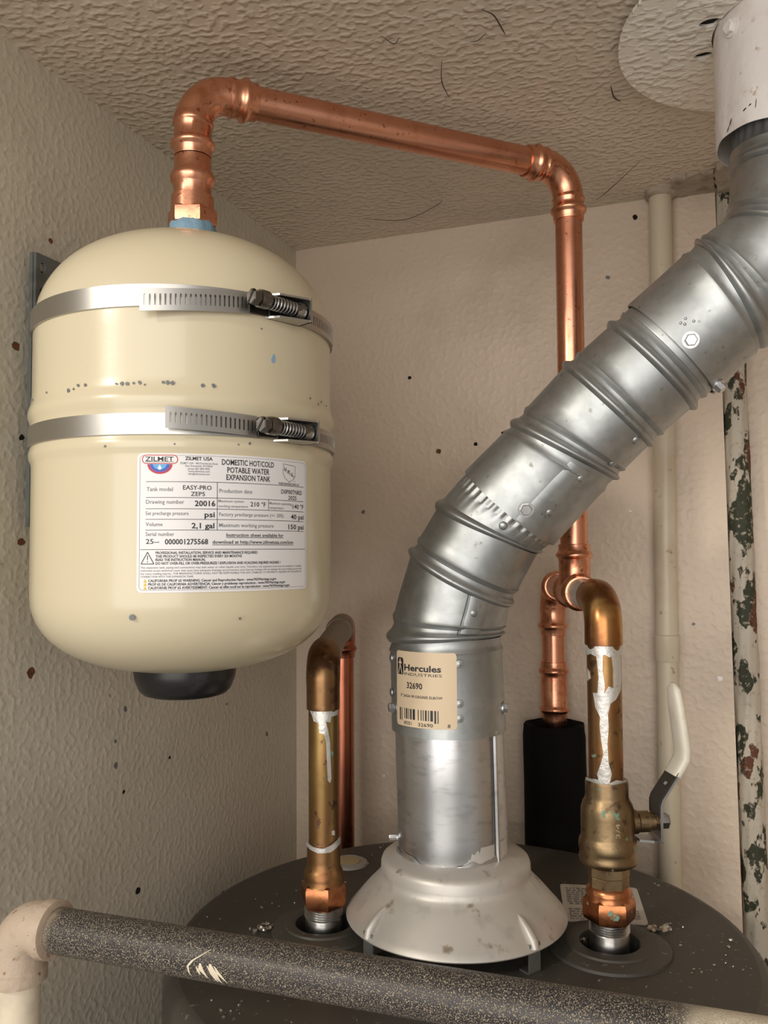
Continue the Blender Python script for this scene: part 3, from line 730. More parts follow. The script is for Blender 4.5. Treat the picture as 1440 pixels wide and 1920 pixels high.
# printed label on the tank
TH0 = math.radians(-71.75); LR = TR+.0002
def lb(u, v, dr=.0): return (TX+(LR+dr)*math.cos(TH0+u/1000/LR), TY+(LR+dr)*math.sin(TH0+u/1000/LR), 1.75+v/1000)
lab = curved_sheet(-.6, -.6, 107.6, 77.4, 3.0, lb, .0002, 60).build('product_label', 'label_white', et, label='white printed product label with logo, tables and warnings')
ink = lambda u, v: lb(u, v, .00034)
tb = MB(); tg = MB(); B = .02
for t, a, b, v, h, bo in (
    ('ZILMET USA', 25.7, 40.9, 73.7, 1.9, B),
    ('DOMESTIC HOT/COLD', 46.2, 79.3, 71.6, 3.1, .012), ('POTABLE WATER', 49.3, 76.0, 67.2, 3.1, .012), ('EXPANSION TANK', 48.8, 76.7, 63.0, 3.1, .012), ('NSF/ANSI/CAN 61', 82.9, 99.7, 61.8, 1.4, .01),
    ('EASY-PRO', 24.6, 40.4, 57.0, 2.4, .008), ('ZEP5', 28.9, 36.7, 53.5, 2.3, .008), ('D0P00TNRD', 84.8, 102.8, 56.5, 2.5, .008), ('2025', 90.5, 97.6, 53.1, 2.4, .008),
    ('20016', 31.1, 42.5, 47.8, 3.0, B), ('210 °F', 63.4, 73.6, 48.2, 2.5, .01), ('140 °F', 94.2, 104.4, 47.9, 2.5, .01),
    ('psi', 36.5, 42.2, 41.6, 2.9, B), ('40 psi', 92.6, 104.4, 41.5, 2.8, .015), ('2,1 gal', 29.4, 42.0, 35.3, 2.9, B), ('150 psi', 90.5, 104.4, 35.4, 2.8, .015),
    ('25--', 4.5, 11.8, 26.6, 2.7, .008), ('000001275568', 14.9, 38.5, 26.3, 2.9, B), ('Instruction sheet available for', 48.9, 86.4, 30.6, 1.9, .012), ('download at http://www.zilmetusa.com/iom', 41.0, 94.5, 26.6, 1.95, .012),
    ('PROFESSIONAL INSTALLATION, SERVICE AND MAINTENANCE REQUIRED', 9.9, 68.0, 20.9, 1.4, .02), ('THIS PRODUCT SHOULD BE INSPECTED EVERY SIX MONTHS', 9.9, 58.1, 18.9, 1.4, .02), ('READ THE INSTRUCTION MANUAL', 9.9, 37.2, 17.0, 1.4, .02),
    ('DO NOT OVER-FILL OR OVER-PRESSURIZE ! EXPLOSION AND SCALDING INJURIES HAZARD !', 9.9, 84.1, 15.0, 1.4, .02),
    ('CALIFORNIA PROP 65 WARNING: Cancer and Reproductive Harm - www.P65Warnings.ca.gov', 5.9, 81.0, 5.4, 1.4, .02), ('PROP 65 DE CALIFORNIA ADVERTENCIA: Cáncer y problemas reproductivos - www.P65Warnings.ca.gov', 5.9, 88.0, 3.4, 1.4, .02), ('CALIFORNIE PROP 65 AVERTISSEMENT: Cancer et effet nocif sur la reproduction - www.P65Warnings.ca.gov', 5.9, 91.5, 1.4, 1.4, .02)):
    add_text(tb, t, a, b, v, h, ink, bo)
for t, a, b, v, h in (
    ('ZILMET USA - 400 Frenchtown Road', 22.9, 43.7, 71.4, 1.1), ('East Greenwich, RI 02818', 25.8, 40.8, 69.9, 1.1), ('phone 401 884 4943', 27.2, 39.3, 68.3, 1.1), ('www.zilmetusa.com', 27.4, 39.3, 66.9, 1.1), ('info@zilmetusa.com', 27.4, 39.3, 65.4, 1.1),
    ('Tank model', 4.7, 19.1, 56.1, 2.2), ('Production date', 44.8, 64.5, 55.6, 2.2), ('Drawing number', 4.4, 25.3, 49.0, 2.2), ('Maximum system', 44.2, 59.3, 50.2, 1.4), ('working temperature', 44.2, 61.8, 47.3, 1.4),
    ('Maximum operating', 76.0, 93.3, 49.8, 1.4), ('temperature', 76.0, 86.6, 47.2, 1.4), ('Set precharge pressure', 4.2, 27.7, 42.7, 2.0), ('Factory precharge pressure (+/- 20%)', 44.7, 86.6, 42.3, 2.0), ('Volume', 4.3, 13.6, 36.5, 2.1), ('Maximum working pressure', 44.7, 79.1, 36.1, 2.1), ('Serial number', 4.3, 20.0, 31.0, 2.1),
    ('The expansion tank, piping and connections may leak water or other liquids over time. Therefore, the expansion tank must be installed in a suitable', 1.6, 102.0, 12.9, 1.05), ('restricted access technical room that must have adequate drainage and protection such that any leakage will not damage the surrounding area and will', 1.6, 102.0, 11.2, 1.05),
    ('not cause scalding injuries. THE MANUFACTURER SHALL NOT BE RESPONSIBLE FOR ANY DAMAGE TO PROPERTY, INJURIES OR SCALDING IN', 1.6, 102.0, 9.5, 1.05), ('CONNECTION WITH THIS EXPANSION TANK.', 1.7, 30.8, 7.8, 1.05)):
    add_text(tg, t, a, b, v, h, ink, .006)
W = .28
for l in (((4.3, 61.4), (104.4, 61.4)), ((4.3, 52.5), (104.4, 52.5)), ((4.3, 46.2), (104.4, 46.2)), ((4.2, 40.3), (104.4, 40.3)), ((4.2, 34.3), (104.4, 34.3)), ((1.3, 23.4), (105.8, 23.4)), ((43.6, 61.4), (43.6, 34.3)), ((75.4, 52.5), (75.4, 46.2)),
          ((48.9, 30.1), (86.4, 30.1)), ((41.0, 26.0), (94.5, 26.0))): add_line(tb, l, W, ink)
add_line(tg, [p for p in rrect(.9, .8, 106.2, 76.2, 2.0)], .16, ink, True)
add_line(tb, [(1.9, 15.4), (9.0, 15.4), (5.45, 22.0)], .42, ink, True)
add_rect(tb, 5.25, 17.6, 5.65, 20.2, ink); add_rect(tb, 5.2, 16.4, 5.7, 17.0, ink)
# shield mark
add_line(tb, [(86.3, 74.4), (96.4, 73.6)], .22, ink); add_line(tb, [(86.3, 74.4), (86.8, 72.0), (96.3, 66.9), (96.4, 73.6)], .22, ink)
add_line(tb, [(86.2, 71.2), (86.3, 68.5), (87.6, 66.2), (91.2, 63.7), (94.4, 65.3), (95.8, 66.6)], .22, ink)
add_line(tb, [(86.2, 71.2), (95.9, 66.2)], .22, ink)
for ch, uu, vv in (('U', 87.4, 70.6), ('P', 90.2, 69.1), ('C', 93.0, 67.6)): add_text(tb, ch, uu, uu+1.5, vv, 1.8, ink, .01)
add_text(tb, 'R', 95.6, 96.3, 64.0, .7, ink)
# logo lettering
add_text(tb, 'ZILMET', 3.8, 19.4, 72.9, 2.5, ink, .012)
add_line(tb, [(3.8, 72.5), (19.6, 72.5)], .25, ink)
tb.build('printed_text', 'ink', lab, smooth=0); tg.build('fine_print', 'ink_grey', lab, smooth=0)
lr = MB(); add_line(lr, rrect(2.2, 71.6, 21.6, 76.3, 2.2, 5, 8), .45, ink, True); lr.build('logo_outline', 'ink_red', lab, smooth=0)
def halfd(r, cx=11.9, cy=71.2, k=.80): return [(cx+r*math.cos(a), cy+r*k*math.sin(a)) for a in [PI+PI*i/20 for i in range(21)]]
for nm, r, m, d in (('logo_arc', 6.9, 'ink_red', .00030), ('logo_arc', 5.9, 'ink_purple', .00036), ('logo_arc', 5.2, 'ink_blue', .00042), ('logo_arc', 3.8, 'ink_lightblue', .00048)):
    q = MB(); add_poly(q, halfd(r), lambda u, v, d=d: lb(u, v, d)); q.build(nm, m, lab, smooth=0)
q = MB(); add_poly(q, [(11.9+1.1*math.cos(a)*(1 if math.sin(a) < 0 else (1-math.sin(a))), 69.2+(1.2 if math.sin(a) < 0 else 2.0)*math.sin(a)) for a in [2*PI*i/20 for i in range(20)]], lambda u, v: lb(u, v, .00054)); q.build('logo_drop', 'label_white', lab, smooth=0)
for v in (5.2, 3.2, 1.2):
    q = MB(); add_poly(q, [(3.2, v), (5.2, v), (4.2, v+1.8)], ink); q.build('hazard_mark', 'ink_yellow', lab, smooth=0)

# ------------------------------------------------------------------ strut bracket between tank and left wall
sb = thing('strut_bracket', (.006, -.40, 1.80), 'grey-green slotted steel strut on the wall behind the cream tank', 'bracket')
def sb_fn(u, v, t): return (.0085+.0025*t, u, v)
hl = [[(-.4125+.0028*math.cos(2*PI*k/12), z+.0042*math.sin(2*PI*k/12)) for k in range(12)] for z in [1.9700-.0175*i for i in range(10)]]
MB().plate([[(-.4190, 1.790), (-.3550, 1.790), (-.3550, 1.9795), (-.4190, 1.9795)]]+hl, sb_fn).build('face_plate', 'strut', sb, smooth=20)
MB().box(.0060, .0088, -.4200, -.4180, 1.790, 1.9795).build('side_flange', 'strut', sb, smooth=20)
MB().box(.0004, .0088, -.3565, -.3540, 1.790, 1.9795).build('side_flange', 'strut', sb, smooth=20)
MB().box(.0000, .0060, -.4100, -.3700, 1.800, 1.9700).build('backing_spacer', 'strut', sb, smooth=20)

# ------------------------------------------------------------------ hose clamps round the tank
def clamp(zc, hw, rb, th_tail, th_house, ztail, dzf, label):
    c = thing('band_clamp', (TX, TY, zc), label, 'hose clamp', 'band clamps on the tank')
    # band
    def bnd(u, v):
        return tk(2*PI*u, zc+hw*(2*v-1), rb)
    mb = MB(); mb.grid(lambda u, v: tk(2*PI*u, zc+hw*(2*v-1), rb+.0006), 160, 1); mb.grid(lambda u, v: tk(2*PI*u, zc+hw*(2*v-1), rb-.0006), 160, 1)
    for s in (-1, 1): mb.grid(lambda u, v: tk(2*PI*u, zc+hw*s, rb-.0006+.0012*v), 160, 1)
    mb.build('band', 'steel', c)
    # slotted free tail standing off the tank
    ta, tb_ = th_tail; R_ = TR+rb; Lt = math.radians(tb_-ta)*R_
    n = int(Lt/.0026)
    outer = [(i/n*Lt, -hw) for i in range(n+1)]+[(Lt-i/n*Lt, hw) for i in range(n+1)]
    sl = []
    for i in range(n-1):
        cx = (i+1.0)/n*Lt; w, h = .00048, hw*.46
        sl.append([(cx-w, -h), (cx, -h-.0005), (cx+w, -h), (cx+w, h), (cx, h+.0005), (cx-w, h)])
    MB().plate([outer]+sl, lambda u, v, t: tk(math.radians(ta)+u/R_, ztail+dzf*(1-u/Lt)+v, rb+.0016+.0048*max(0., 1-u/Lt)**1.6+.0008*t)).build('slotted_tail', 'steel', c, smooth=30)
    # slotted band beyond the housing
    a2, b2 = th_house[1]-2, th_house[1]+34; L2 = math.radians(b2-a2)*R_; n2 = int(L2/.0026)
    sl = []
    for i in range(n2-1):
        cx = (i+1.0)/n2*L2; w, h = .0005, hw*.42; sl.append([(cx-w, -h), (cx, -h-.0005), (cx+w, -h), (cx+w, h), (cx, h+.0005), (cx-w, h)])
    outer = [(i/n2*L2, -hw*.98) for i in range(n2+1)]+[(L2-i/n2*L2, hw*.98) for i in range(n2+1)]
    MB().plate([outer]+sl, lambda u, v, t: tk(math.radians(a2)+u/R_, zc+v, rb+.0006+.0008*t)).build('slotted_band', 'steel', c, smooth=30)
    # screw housing
    thc = math.radians((th_house[0]+th_house[1])/2); hs = math.radians(th_house[1]-th_house[0])*R_/2
    n_ = Vector((math.cos(thc), math.sin(thc), 0)); t_ = Vector((-n_.y, n_.x, 0)); zz = Vector((0, 0, 1))
    M_ = Matrix((t_, n_, zz)).transposed().to_4x4(); M_.translation = Vector((TX, TY, zc))+n_*(R_+.0012)
    h = hw+.0010; tl = (ztail-zc)
    hb = MB().box(-hs*.25, hs, -.0022, -.0010, -h, h, M_)
    for s in (-1, 1):
        # tapered side walls, taller towards the far end
        q = [Vector(p) for p in ((-hs*.35, -.0015, 0), (hs, -.0020, 0), (hs, .0105, 0), (-hs*.10, .0062, 0))]
        vs = [M_ @ Vector((p.x, p.y, s*h)) for p in q]+[M_ @ Vector((p.x, p.y, s*(h-.0012))) for p in q]
        hb.add(vs, [(0, 1, 2, 3), (7, 6, 5, 4), (0, 4, 5, 1), (1, 5, 6, 2), (2, 6, 7, 3), (3, 7, 4, 0)])
    hb.box(hs-.0012, hs, -.0020, .0105, -h, h, M_)
    ho = hb.build('screw_housing', 'steel', c, smooth=25)
    MB().box(-hs*.2, hs-.0014, -.0009, -.0003, -h+.0014, h-.0014, M_).build('housing_floor', 'housing_dark', ho, smooth=0)
    # saddle at the far end
    MB().lathe([(.0046, 0), (.0054, .003), (.0052, .0055), (.0038, .0070)], 18, frame(M_ @ Vector((hs-.0090, .0046, -.0003)), t_)).build('saddle', 'lever', ho)
    ax = lambda s, e=0.: M_ @ Vector((s, .0062-.0010*(s/hs)+e, -.0004*(s/hs)))
    # screw with hexagonal slotted head
    s0 = -hs-.0045
    sc = MB().lathe([(.0030, 0), (.0030, hs*1.6)], 20, frame(ax(s0+.009), t_)).build('screw', 'steel_dark', c)
    hd = MB().lathe([(.0042, 0), (.0047, .0007), (.0047, .0050), (.0043, .0056)], 6, frame(ax(s0), t_, zz)); hd.lathe([(.0052, .0056), (.0054, .0066), (.0054, .0110), (.0050, .0122)], 24, frame(ax(s0), t_))
    hdo = hd.build('screw_head', 'steel_dark', sc, smooth=25)
    F = frame(ax(s0), t_, zz+n_*.8); MB().box(-.0048, .0048, -.0007, .0007, -.0002, .0012, F).build('screw_slot', 'housing_dark', sc, smooth=0)
    pts = []; turns = 8.5; ln = hs*1.05
    for k in range(int(turns*16)+1):
        a = 2*PI*k/16; s = s0+.0130+ln*k/(turns*16); p = ax(s); pts.append(p+n_*(.0040*math.cos(a))+zz*(.0040*math.sin(a)))
    MB().sweep(pts, .00055, 8).build('spring', 'lever', sc)
    # notch piece under the tail
    MB().box(-hs*1.0, -hs*.3, -.0006, .0004, (tl-hw*.9), (tl+hw*.9), M_).build('worm_notch', 'housing_dark', ho, smooth=0)
    return c
clamp(1.9172, .0063, .0007, (-70.5, -35.0), (-36.0, -13.5), 1.9165, -.0042, 'upper stainless band clamp around the cream tank')
clamp(1.8440, .0060, .0015, (-62.5, -33.0), (-33.0, -10.5), 1.8445, .0022, 'lower stainless band clamp just above the tank label')

# ------------------------------------------------------------------ expansion copper line: tank top -> wall drop -> tee
AX = (.1150, -.3862); VX = (.3365, -.1670); ZT = 2.0900; ZTEE = 1.7390
cl = thing('copper_pipe_line', (AX[0], AX[1], 1.985), 'bright copper press-fit pipe running from the tank top to the corner tee', 'copper pipe')
P1 = Path([(AX[0], AX[1], 1.980), (AX[0], AX[1], ZT), (VX[0], VX[1], ZT), (VX[0], VX[1], ZTEE)], .0255)
z = lambda h: h-1.980
MB().lathe([(.0150, 1.9790), (.0158, 1.9850), (.0157, 1.9930), (.0140, 1.9960)], 40, Matrix.Translation((AX[0], AX[1], 0)), rmod=lambda a, i: .0005*math.sin(9*a+i)).build('thread_tape', 'tape', cl, label='blue thread sealant at the tank inlet')
ad = MB().lathe([(.0140, 1.9935), (.0164, 1.9940), (.0168, 1.9955), (.0168, 2.0035), (.0160, 2.0048), (.0138, 2.0051)], 6, Matrix.Translation((AX[0], AX[1], 0)) @ Matrix.Rotation(.35, 4, 'Z'))
ad.build('hex_adapter', 'copper_fit', cl, smooth=25)
P1.part([(z(2.0035), .0140), (z(2.0040), .0146), (z(2.0138), .0144), (z(2.0142), .0128), (z(2.0205), .0127), (z(2.0225), .0135), (z(2.0245), .0149), (z(2.0268), .0153), (z(2.0290), .0149), (z(2.0312), .0135), (z(2.0330), .0127), (z(2.0410), .0125), (z(2.0414), .0112)]).build('adapter_sleeve', 'copper_fit', cl)
b0, b1 = P1.bends[0]; b2, b3 = P1.bends[1]
P1.part(press_end(z(2.0415), 1, .0128, .0152)+[(b0-.0010, .0126), (b0+.0004, .0138), (b0+.0022, .0138), (b0+.006, .0128), (b1-.004, .0124), (b1-.0012, .0124), (b1+.0002, .0137), (b1+.0016, .0137), (b1+.0030, .0128)]+press_end(b1+.0190, -1, .0128, .0152)).build('press_elbow', 'copper_fit', cl)
P1.part([(b1+.018, .0113), (b2-.015, .0111)]).build('pipe', 'copper', cl)
P1.part(press_end(b2-.0165, 1, .0126, .0148)+[(b2-.0016, .0126), (b2-.0004, .0136), (b2+.0010, .0136), (b2+.003, .0126), (b3-.003, .0124), (b3-.0010, .0126), (b3+.0004, .0136), (b3+.0018, .0136), (b3+.0032, .0126)]+press_end(b3+.0185, -1, .0126, .0150)).build('press_elbow', 'copper_fit', cl)
sTee = P1.L
P1.part([(b3+.0175, .0111), (sTee-.0300, .0111)]).build('pipe', 'copper', cl)
# tee: branch up, run towards back-left and front-right
FX, BX = (.3690, -.2590), (.2960, -.0350)
rd = Vector((BX[0]-FX[0], BX[1]-FX[1], 0)).normalized()
tc_ = Vector((VX[0], VX[1], ZTEE))
tee = P1.part(press_end(sTee-.0385, 1, .0128, .0150)+[(sTee-.018, .0126), (sTee, .0126)])
R1 = Path([tc_-rd*.0400, tc_+rd*.0400], .01)
R1.part(press_end(.010, 1, .0128, .0150)+[(.030, .0129), (.040, .0133), (.050, .0129)]+press_end(.070, -1, .0128, .0150), tee)
tee.build('press_tee', 'copper_fit', cl)
# back leg: elbow, drop, coupling
P2 = Path([tc_+rd*.024, (BX[0], BX[1], ZTEE), (BX[0], BX[1], 1.590)], .0225)
e0, e1 = P2.bends[0]; z2 = lambda h: e1+(P2.p[P2.marks[0][1]].z-h)
P2.part([(0, .0111), (e0-.006, .0111)]).build('pipe', 'copper', cl)
P2.part(press_end(e0-.018, 1, .0124, .0146)+[(e0-.002, .0124), (e0, .0130), (e0+.003, .0122), (e1-.002, .0122), (e1+.0004, .0130), (e1+.003, .0124)]+press_end(z2(1.6905), -1, .0124, .0146)).build('press_elbow', 'copper_fit', cl)
P2.part([(z2(1.692), .0111), (z2(1.664), .0111)]).build('pipe', 'copper', cl)
P2.part(press_end(z2(1.6650), 1, .0126, .0148)+[(z2(1.650), .0126), (z2(1.640), .0130)]+press_end(z2(1.6105), -1, .0124, .0147)[::-1]).build('press_coupling', 'copper_fit', cl)
P2.part([(z2(1.612), .0119), (z2(1.6050), .0115), (z2(1.598), .0085), (z2(1.592), .0078)]).build('pipe_end', 'copper_fit', cl)

# ------------------------------------------------------------------ black foam sleeve on the drop pipe
def ins_r(a, i): return (.0012*math.sin(2*a+1)+.0006*math.sin(5*a)) if True else 0
ins = MB(); prof_in = [(.0150, 1.30), (.0292, 1.30), (.0292, 1.55), (.0288, 1.5940), (.0280, 1.6040), (.0268, 1.6055), (.0150, 1.6000), (.0140, 1.5850), (.0140, 1.31)]
ins.lathe(prof_in, 56, Matrix.Translation((BX[0]-.0005, BX[1]+.0015, 0)), False, False, lambda a, i: (.0008*math.sin(2*a+1)+(.0010*math.sin(7*a+i) if 3 <= i <= 6 else 0)))
tag(ins.build('pipe_insulation', 'rubber'), 'black foam insulation sleeve standing behind the heater on the back drop pipe', 'insulation')

# ------------------------------------------------------------------ patches of solder on round pipes
def solder_patch(mb, outline, ax, r, th_c, h=.0006):
    """outline in (fraction across the facing half, z)"""
    pts = []
    for i in range(len(outline)):
        a, b = outline[i], outline[(i+1) % len(outline)]
        for k in range(3): t = k/3; pts.append((a[0]+(b[0]-a[0])*t, a[1]+(b[1]-a[1])*t))
    def fn(u, v, t):
        th = th_c+math.asin(max(-.995, min(.995, u))); rr_ = r-.0002+(h+.0002)*t
        return (ax[0]+rr_*math.cos(th), ax[1]+rr_*math.sin(th), v)
    mb.plate([[(p[0], p[1]) for p in pts]], fn)

# ------------------------------------------------------------------ cold side riser with ball valve
cr = thing('cold_water_riser', (FX[0], FX[1], 1.61), 'aged copper riser with a tarnished elbow and dripped silver solder above the ball valve', 'water pipe')
P3 = Path([tc_-rd*.030, (FX[0], FX[1], ZTEE-.001), (FX[0], FX[1], 1.606)], .0195)
f0, f1 = P3.bends[0]; z3 = lambda h: f1+(P3.p[P3.marks[0][1]].z-h)
P3.part([(0, .0112), (f0-.003, .0113)]).build('stub_pipe', 'solder', cr)
P3.part([(f0-.010, .0115), (f0-.0098, .0128), (f0, .0130), (f1, .0130), (z3(1.7075), .0131), (z3(1.7062), .0130), (z3(1.7058), .0118)]).build('elbow', 'brass_elbow', cr)
P3.part([(z3(1.708), .0118), (z3(1.6080), .0118)]).build('pipe', 'brass_pipe', cr)
sd = MB(); thc = math.radians(-83.5)
solder_patch(sd, [(-.99, 1.7060), (.99, 1.7060), (.97, 1.7005), (.80, 1.6990), (.55, 1.7010), (.30, 1.6985), (.05, 1.7005), (-.35, 1.6985), (-.70, 1.7005), (-.99, 1.6985)], FX, .0118, thc, .0010)
solder_patch(sd, [(-.42, 1.7010), (-.05, 1.7010), (-.08, 1.6900), (.02, 1.6800), (-.02, 1.6740), (.22, 1.6790), (.50, 1.6775), (.52, 1.6900), (.40, 1.7010), (.88, 1.7010), (.90, 1.6850), (.86, 1.6760), (.60, 1.6700), (.30, 1.6672), (.15, 1.6600), (.18, 1.6520), (.10, 1.6400), (.14, 1.6270), (.30, 1.6200), (.15, 1.6120),
                  (-.35, 1.6120), (-.48, 1.6190), (-.28, 1.6260), (-.12, 1.6330), (-.22, 1.6420), (-.30, 1.6520), (-.26, 1.6580), (-.50, 1.6640), (-.62, 1.6740), (-.38, 1.6740), (-.30, 1.6850)], FX, .0118, thc, .0009)
solder_patch(sd, [(-.96, 1.6900), (-.84, 1.6880), (-.80, 1.6830), (-.93, 1.6810)], FX, .0118, thc, .0011)
solder_patch(sd, [(-.98, 1.6145), (-.5, 1.6160), (0, 1.6130), (.5, 1.6160), (.98, 1.6140), (.98, 1.6105), (-.98, 1.6105)], FX, .0130, thc, .0012)
sd.build('solder_drip', 'solder', cr, smooth=60)

bv = thing('ball_valve', (FX[0], FX[1], 1.555), 'greenish brass ball valve with a white lever handle on the right riser', 'valve')
T = Matrix.Translation((FX[0]+.0003, FX[1], 0))
body = MB().lathe([(.0122, 1.6130), (.0143, 1.6130), (.0147, 1.6110), (.0147, 1.6030), (.0152, 1.6005), (.0168, 1.5975), (.0179, 1.5940), (.0181, 1.5890), (.0181, 1.5760), (.0184, 1.5745), (.0196, 1.5722), (.0199, 1.5690), (.0197, 1.5660), (.0190, 1.5640),
                   (.0196, 1.5622), (.0200, 1.5600), (.0192, 1.5575), (.0165, 1.5560), (.0140, 1.5556)], 48, T, True, False)
body.build('valve_body', 'valve_brass', bv, smooth=50)
MB().lathe([(.0140, 1.5560), (.0142, 1.5540), (.0142, 1.5490), (.0136, 1.5484), (.0140, 1.5478), (.0140, 1.5415), (.0132, 1.5400)], 8, T).build('valve_end', 'valve_brass', bv, smooth=25)
SZ = 1.5835
VROT = Matrix.Translation((FX[0], FX[1], 0)) @ Matrix.Rotation(math.radians(26), 4, 'Z') @ Matrix.Diagonal((1.09, 1, 1, 1)) @ Matrix.Translation((-FX[0], -FX[1], 0))
Fst = frame((FX[0]+.0155, FX[1], SZ), (1, 0, 0))
MB().lathe([(.0082, 0), (.0082, .0035), (.0072, .0045), (.0072, .0115), (.0060, .0120), (.0060, .0150)], 28, Fst).xf(VROT).build('stem_boss', 'valve_brass', bv)
MB().lathe([(.0056, .0152), (.0060, .0155), (.0060, .0175), (.0056, .0180)], 6, Fst).xf(VROT).build('packing_nut', 'brass_pipe', bv, smooth=25)
# lever: bent flat bar in the XZ plane, broad along Y
lx = [(.3880, 1.5715), (.3975, 1.5705), (.4005, 1.5715), (.4022, 1.5745), (.4024, 1.5960), (.4035, 1.5995), (.4160, 1.6185)]
def bar(pts, wy, th):
    mb = MB(); vs = []; n = len(pts)
    for i, (x, z_) in enumerate(pts):
        a = pts[max(i-1, 0)]; c = pts[min(i+1, n-1)]; dx, dz = c[0]-a[0], c[1]-a[1]; l = math.hypot(dx, dz); nx, nz = -dz/l, dx/l
        w = wy[i] if hasattr(wy, '__len__') else wy
        for s in (-1, 1):
            for k in (0, 1): vs.append((x+nx*th*k, FX[1]+s*w, z_+nz*th*k))
    fs = []
    for i in range(n-1):
        o, q = i*4, (i+1)*4
        fs += [(o, q, q+2, o+2), (o+1, o+3, q+3, q+1), (o, o+1, q+1, q), (o+2, q+2, q+3, o+3)]
    fs += [(0, 2, 3, 1), ((n-1)*4, (n-1)*4+1, (n-1)*4+3, (n-1)*4+2)]
    return mb.add(vs, fs)
lev = bar(lx, [.0055, .0065, .0085, .0095, .0095, .0095, .0090], .0016).xf(VROT).build('lever', 'lever', bv, smooth=30)
q = bar([(.4007, 1.5880), (.4007, 1.5965), (.4019, 1.6004), (.4142, 1.6192)], .0091, .0005); q.xf(VROT).build('lever_face_sheet', 'lever_dark', lev, smooth=30)  # thin darker sheet over one face of the lever
MB().lathe([(.0052, .0195), (.0054, .0200), (.0054, .0240), (.0050, .0246)], 6, Fst).xf(VROT).build('lever_nut', 'nipple', lev, smooth=25)
gp = [(.4128, 1.6150), (.4165, 1.6215), (.4192, 1.6265), (.4196, 1.6330), (.4180, 1.6480), (.4160, 1.6640), (.4148, 1.6745), (.4145, 1.6785)]
gm = MB(); vs = []; seg = 20
for i, (x, z_) in enumerate(gp):
    a = gp[max(i-1, 0)]; c = gp[min(i+1, len(gp)-1)]; dx, dz = c[0]-a[0], c[1]-a[1]; l = math.hypot(dx, dz); nx, nz = -dz/l, dx/l
    k = (.95, 1, 1, 1, 1, .96, .80, .30)[i]
    for j in range(seg):
        a_ = 2*PI*j/seg; ca, sa = math.cos(a_), math.sin(a_)
        ex = .0034*k*math.copysign(abs(ca)**.7, ca); ey = .0096*k*math.copysign(abs(sa)**.6, sa)
        vs.append((x+nx*ex, FX[1]+ey, z_+nz*ex))
fs = [(i*seg+j, i*seg+(j+1) % seg, (i+1)*seg+(j+1) % seg, (i+1)*seg+j) for i in range(len(gp)-1) for j in range(seg)]
fs += [tuple(reversed(range(seg))), tuple((len(gp)-1)*seg+j for j in range(seg))]
gm.add(vs, fs); gm.xf(VROT).build('grip', 'grip', lev, smooth=50)
wa = MB(); dn = Vector((-(1.6192-1.6004), 0, .4142-.4019)).normalized()
def wat(u, v):
    c = Vector((.4080, FX[1], 1.6098)); ax_ = Vector((.4142-.4019, 0, 1.6192-1.6004)).normalized()
    p = c+ax_*v*.001-Vector((0, 1, 0))*(-u)*.001+dn*.0024; return p
add_text(wa, 'WA', -7.5, -3.5, -1.5, 2.4, wat, .01); wa.xf(VROT).build('stamped_mark', 'label_white', lev, smooth=0)
cs_ = MB()
def cast(u, v):
    th = math.radians(-62)-v/1000/.0181; return (FX[0]+.0003+.0184*math.cos(th), FX[1]+.0184*math.sin(th), 1.5830-u/1000)
add_text(cs_, '3/4', -4.5, 5.5, -1.4, 2.9, lambda u, v: cast(-u, v), .015); cs_.build('cast_mark', 'cast_mark', bv, smooth=0)

cn = thing('cold_inlet_fitting', (FX[0], FX[1], 1.49), 'copper hex adapter on a steel nipple below the ball valve', 'pipe fitting')
MB().lathe([(.0130, 1.5420), (.0142, 1.5408), (.0150, 1.5395), (.0155, 1.5370), (.0150, 1.5345), (.0158, 1.5330)], 32, T).build('adapter_neck', 'hex_copper', cn)
MB().lathe([(.0150, 1.5345), (.0172, 1.5330), (.0180, 1.5300), (.0180, 1.5215), (.0170, 1.5190), (.0140, 1.5186)], 6, T @ Matrix.Rotation(.25, 4, 'Z')).build('hex_nut', 'hex_copper', cn, smooth=25)
thr = [(.0128, 1.5190)]
for k in range(5): thr += [(.0138, 1.5180-.0016*k), (.0128, 1.5172-.0016*k)]
thr += [(.0133, 1.5098), (.0133, 1.4830)]
MB().lathe(thr, 40, T).build('steel_nipple', 'nipple', cn, smooth=50)

# ------------------------------------------------------------------ hot side riser (left) with copper drop behind
LX, LB = (.1722, -.3000), (.0835, -.0600)
hr = thing('hot_water_riser', (LX[0], LX[1], 1.49), 'brown aged copper riser on the left with elbow and bright copper drop behind', 'water pipe')
ZL = 1.6945
P4 = Path([(LX[0], LX[1], 1.545), (LX[0], LX[1], ZL), (LB[0], LB[1], ZL+.003), (LB[0], LB[1], 1.250)], .0165)
g0, g1 = P4.bends[0]; g2, g3 = P4.bends[1]; z4 = lambda h: h-1.545; z5 = lambda h: g3+(P4.p[P4.marks[1][1]].z-h)
P4.part([(z4(1.552), .0108), (z4(1.662), .0108)]).build('pipe', 'brass_pipe', hr)
P4.part([(z4(1.6570), .0109), (z4(1.6572), .0120), (z4(1.6600), .0122), (z4(1.6735), .0123), (g0+.002, .0126), (g1-.002, .0124), (g1+.012, .0124), (g1+.0122, .0112)]).build('elbow', 'elbow_dark', hr)
P4.part([(g1+.010, .0111), (g2-.040, .0111)]).build('horizontal_pipe', 'dusty_copper', hr)
P4.part(press_end(g2-.050, 1, .0124, .0132)+[(g2-.004, .0124), (g2-.002, .0128)]).build('socket', 'dusty_copper', hr)
P4.part([(g2-.004, .0126), (g2+.004, .0130), (g3-.003, .0128)]+press_end(z5(1.6640), -1, .0124, .0146)).build('press_elbow', 'copper_dark', hr)
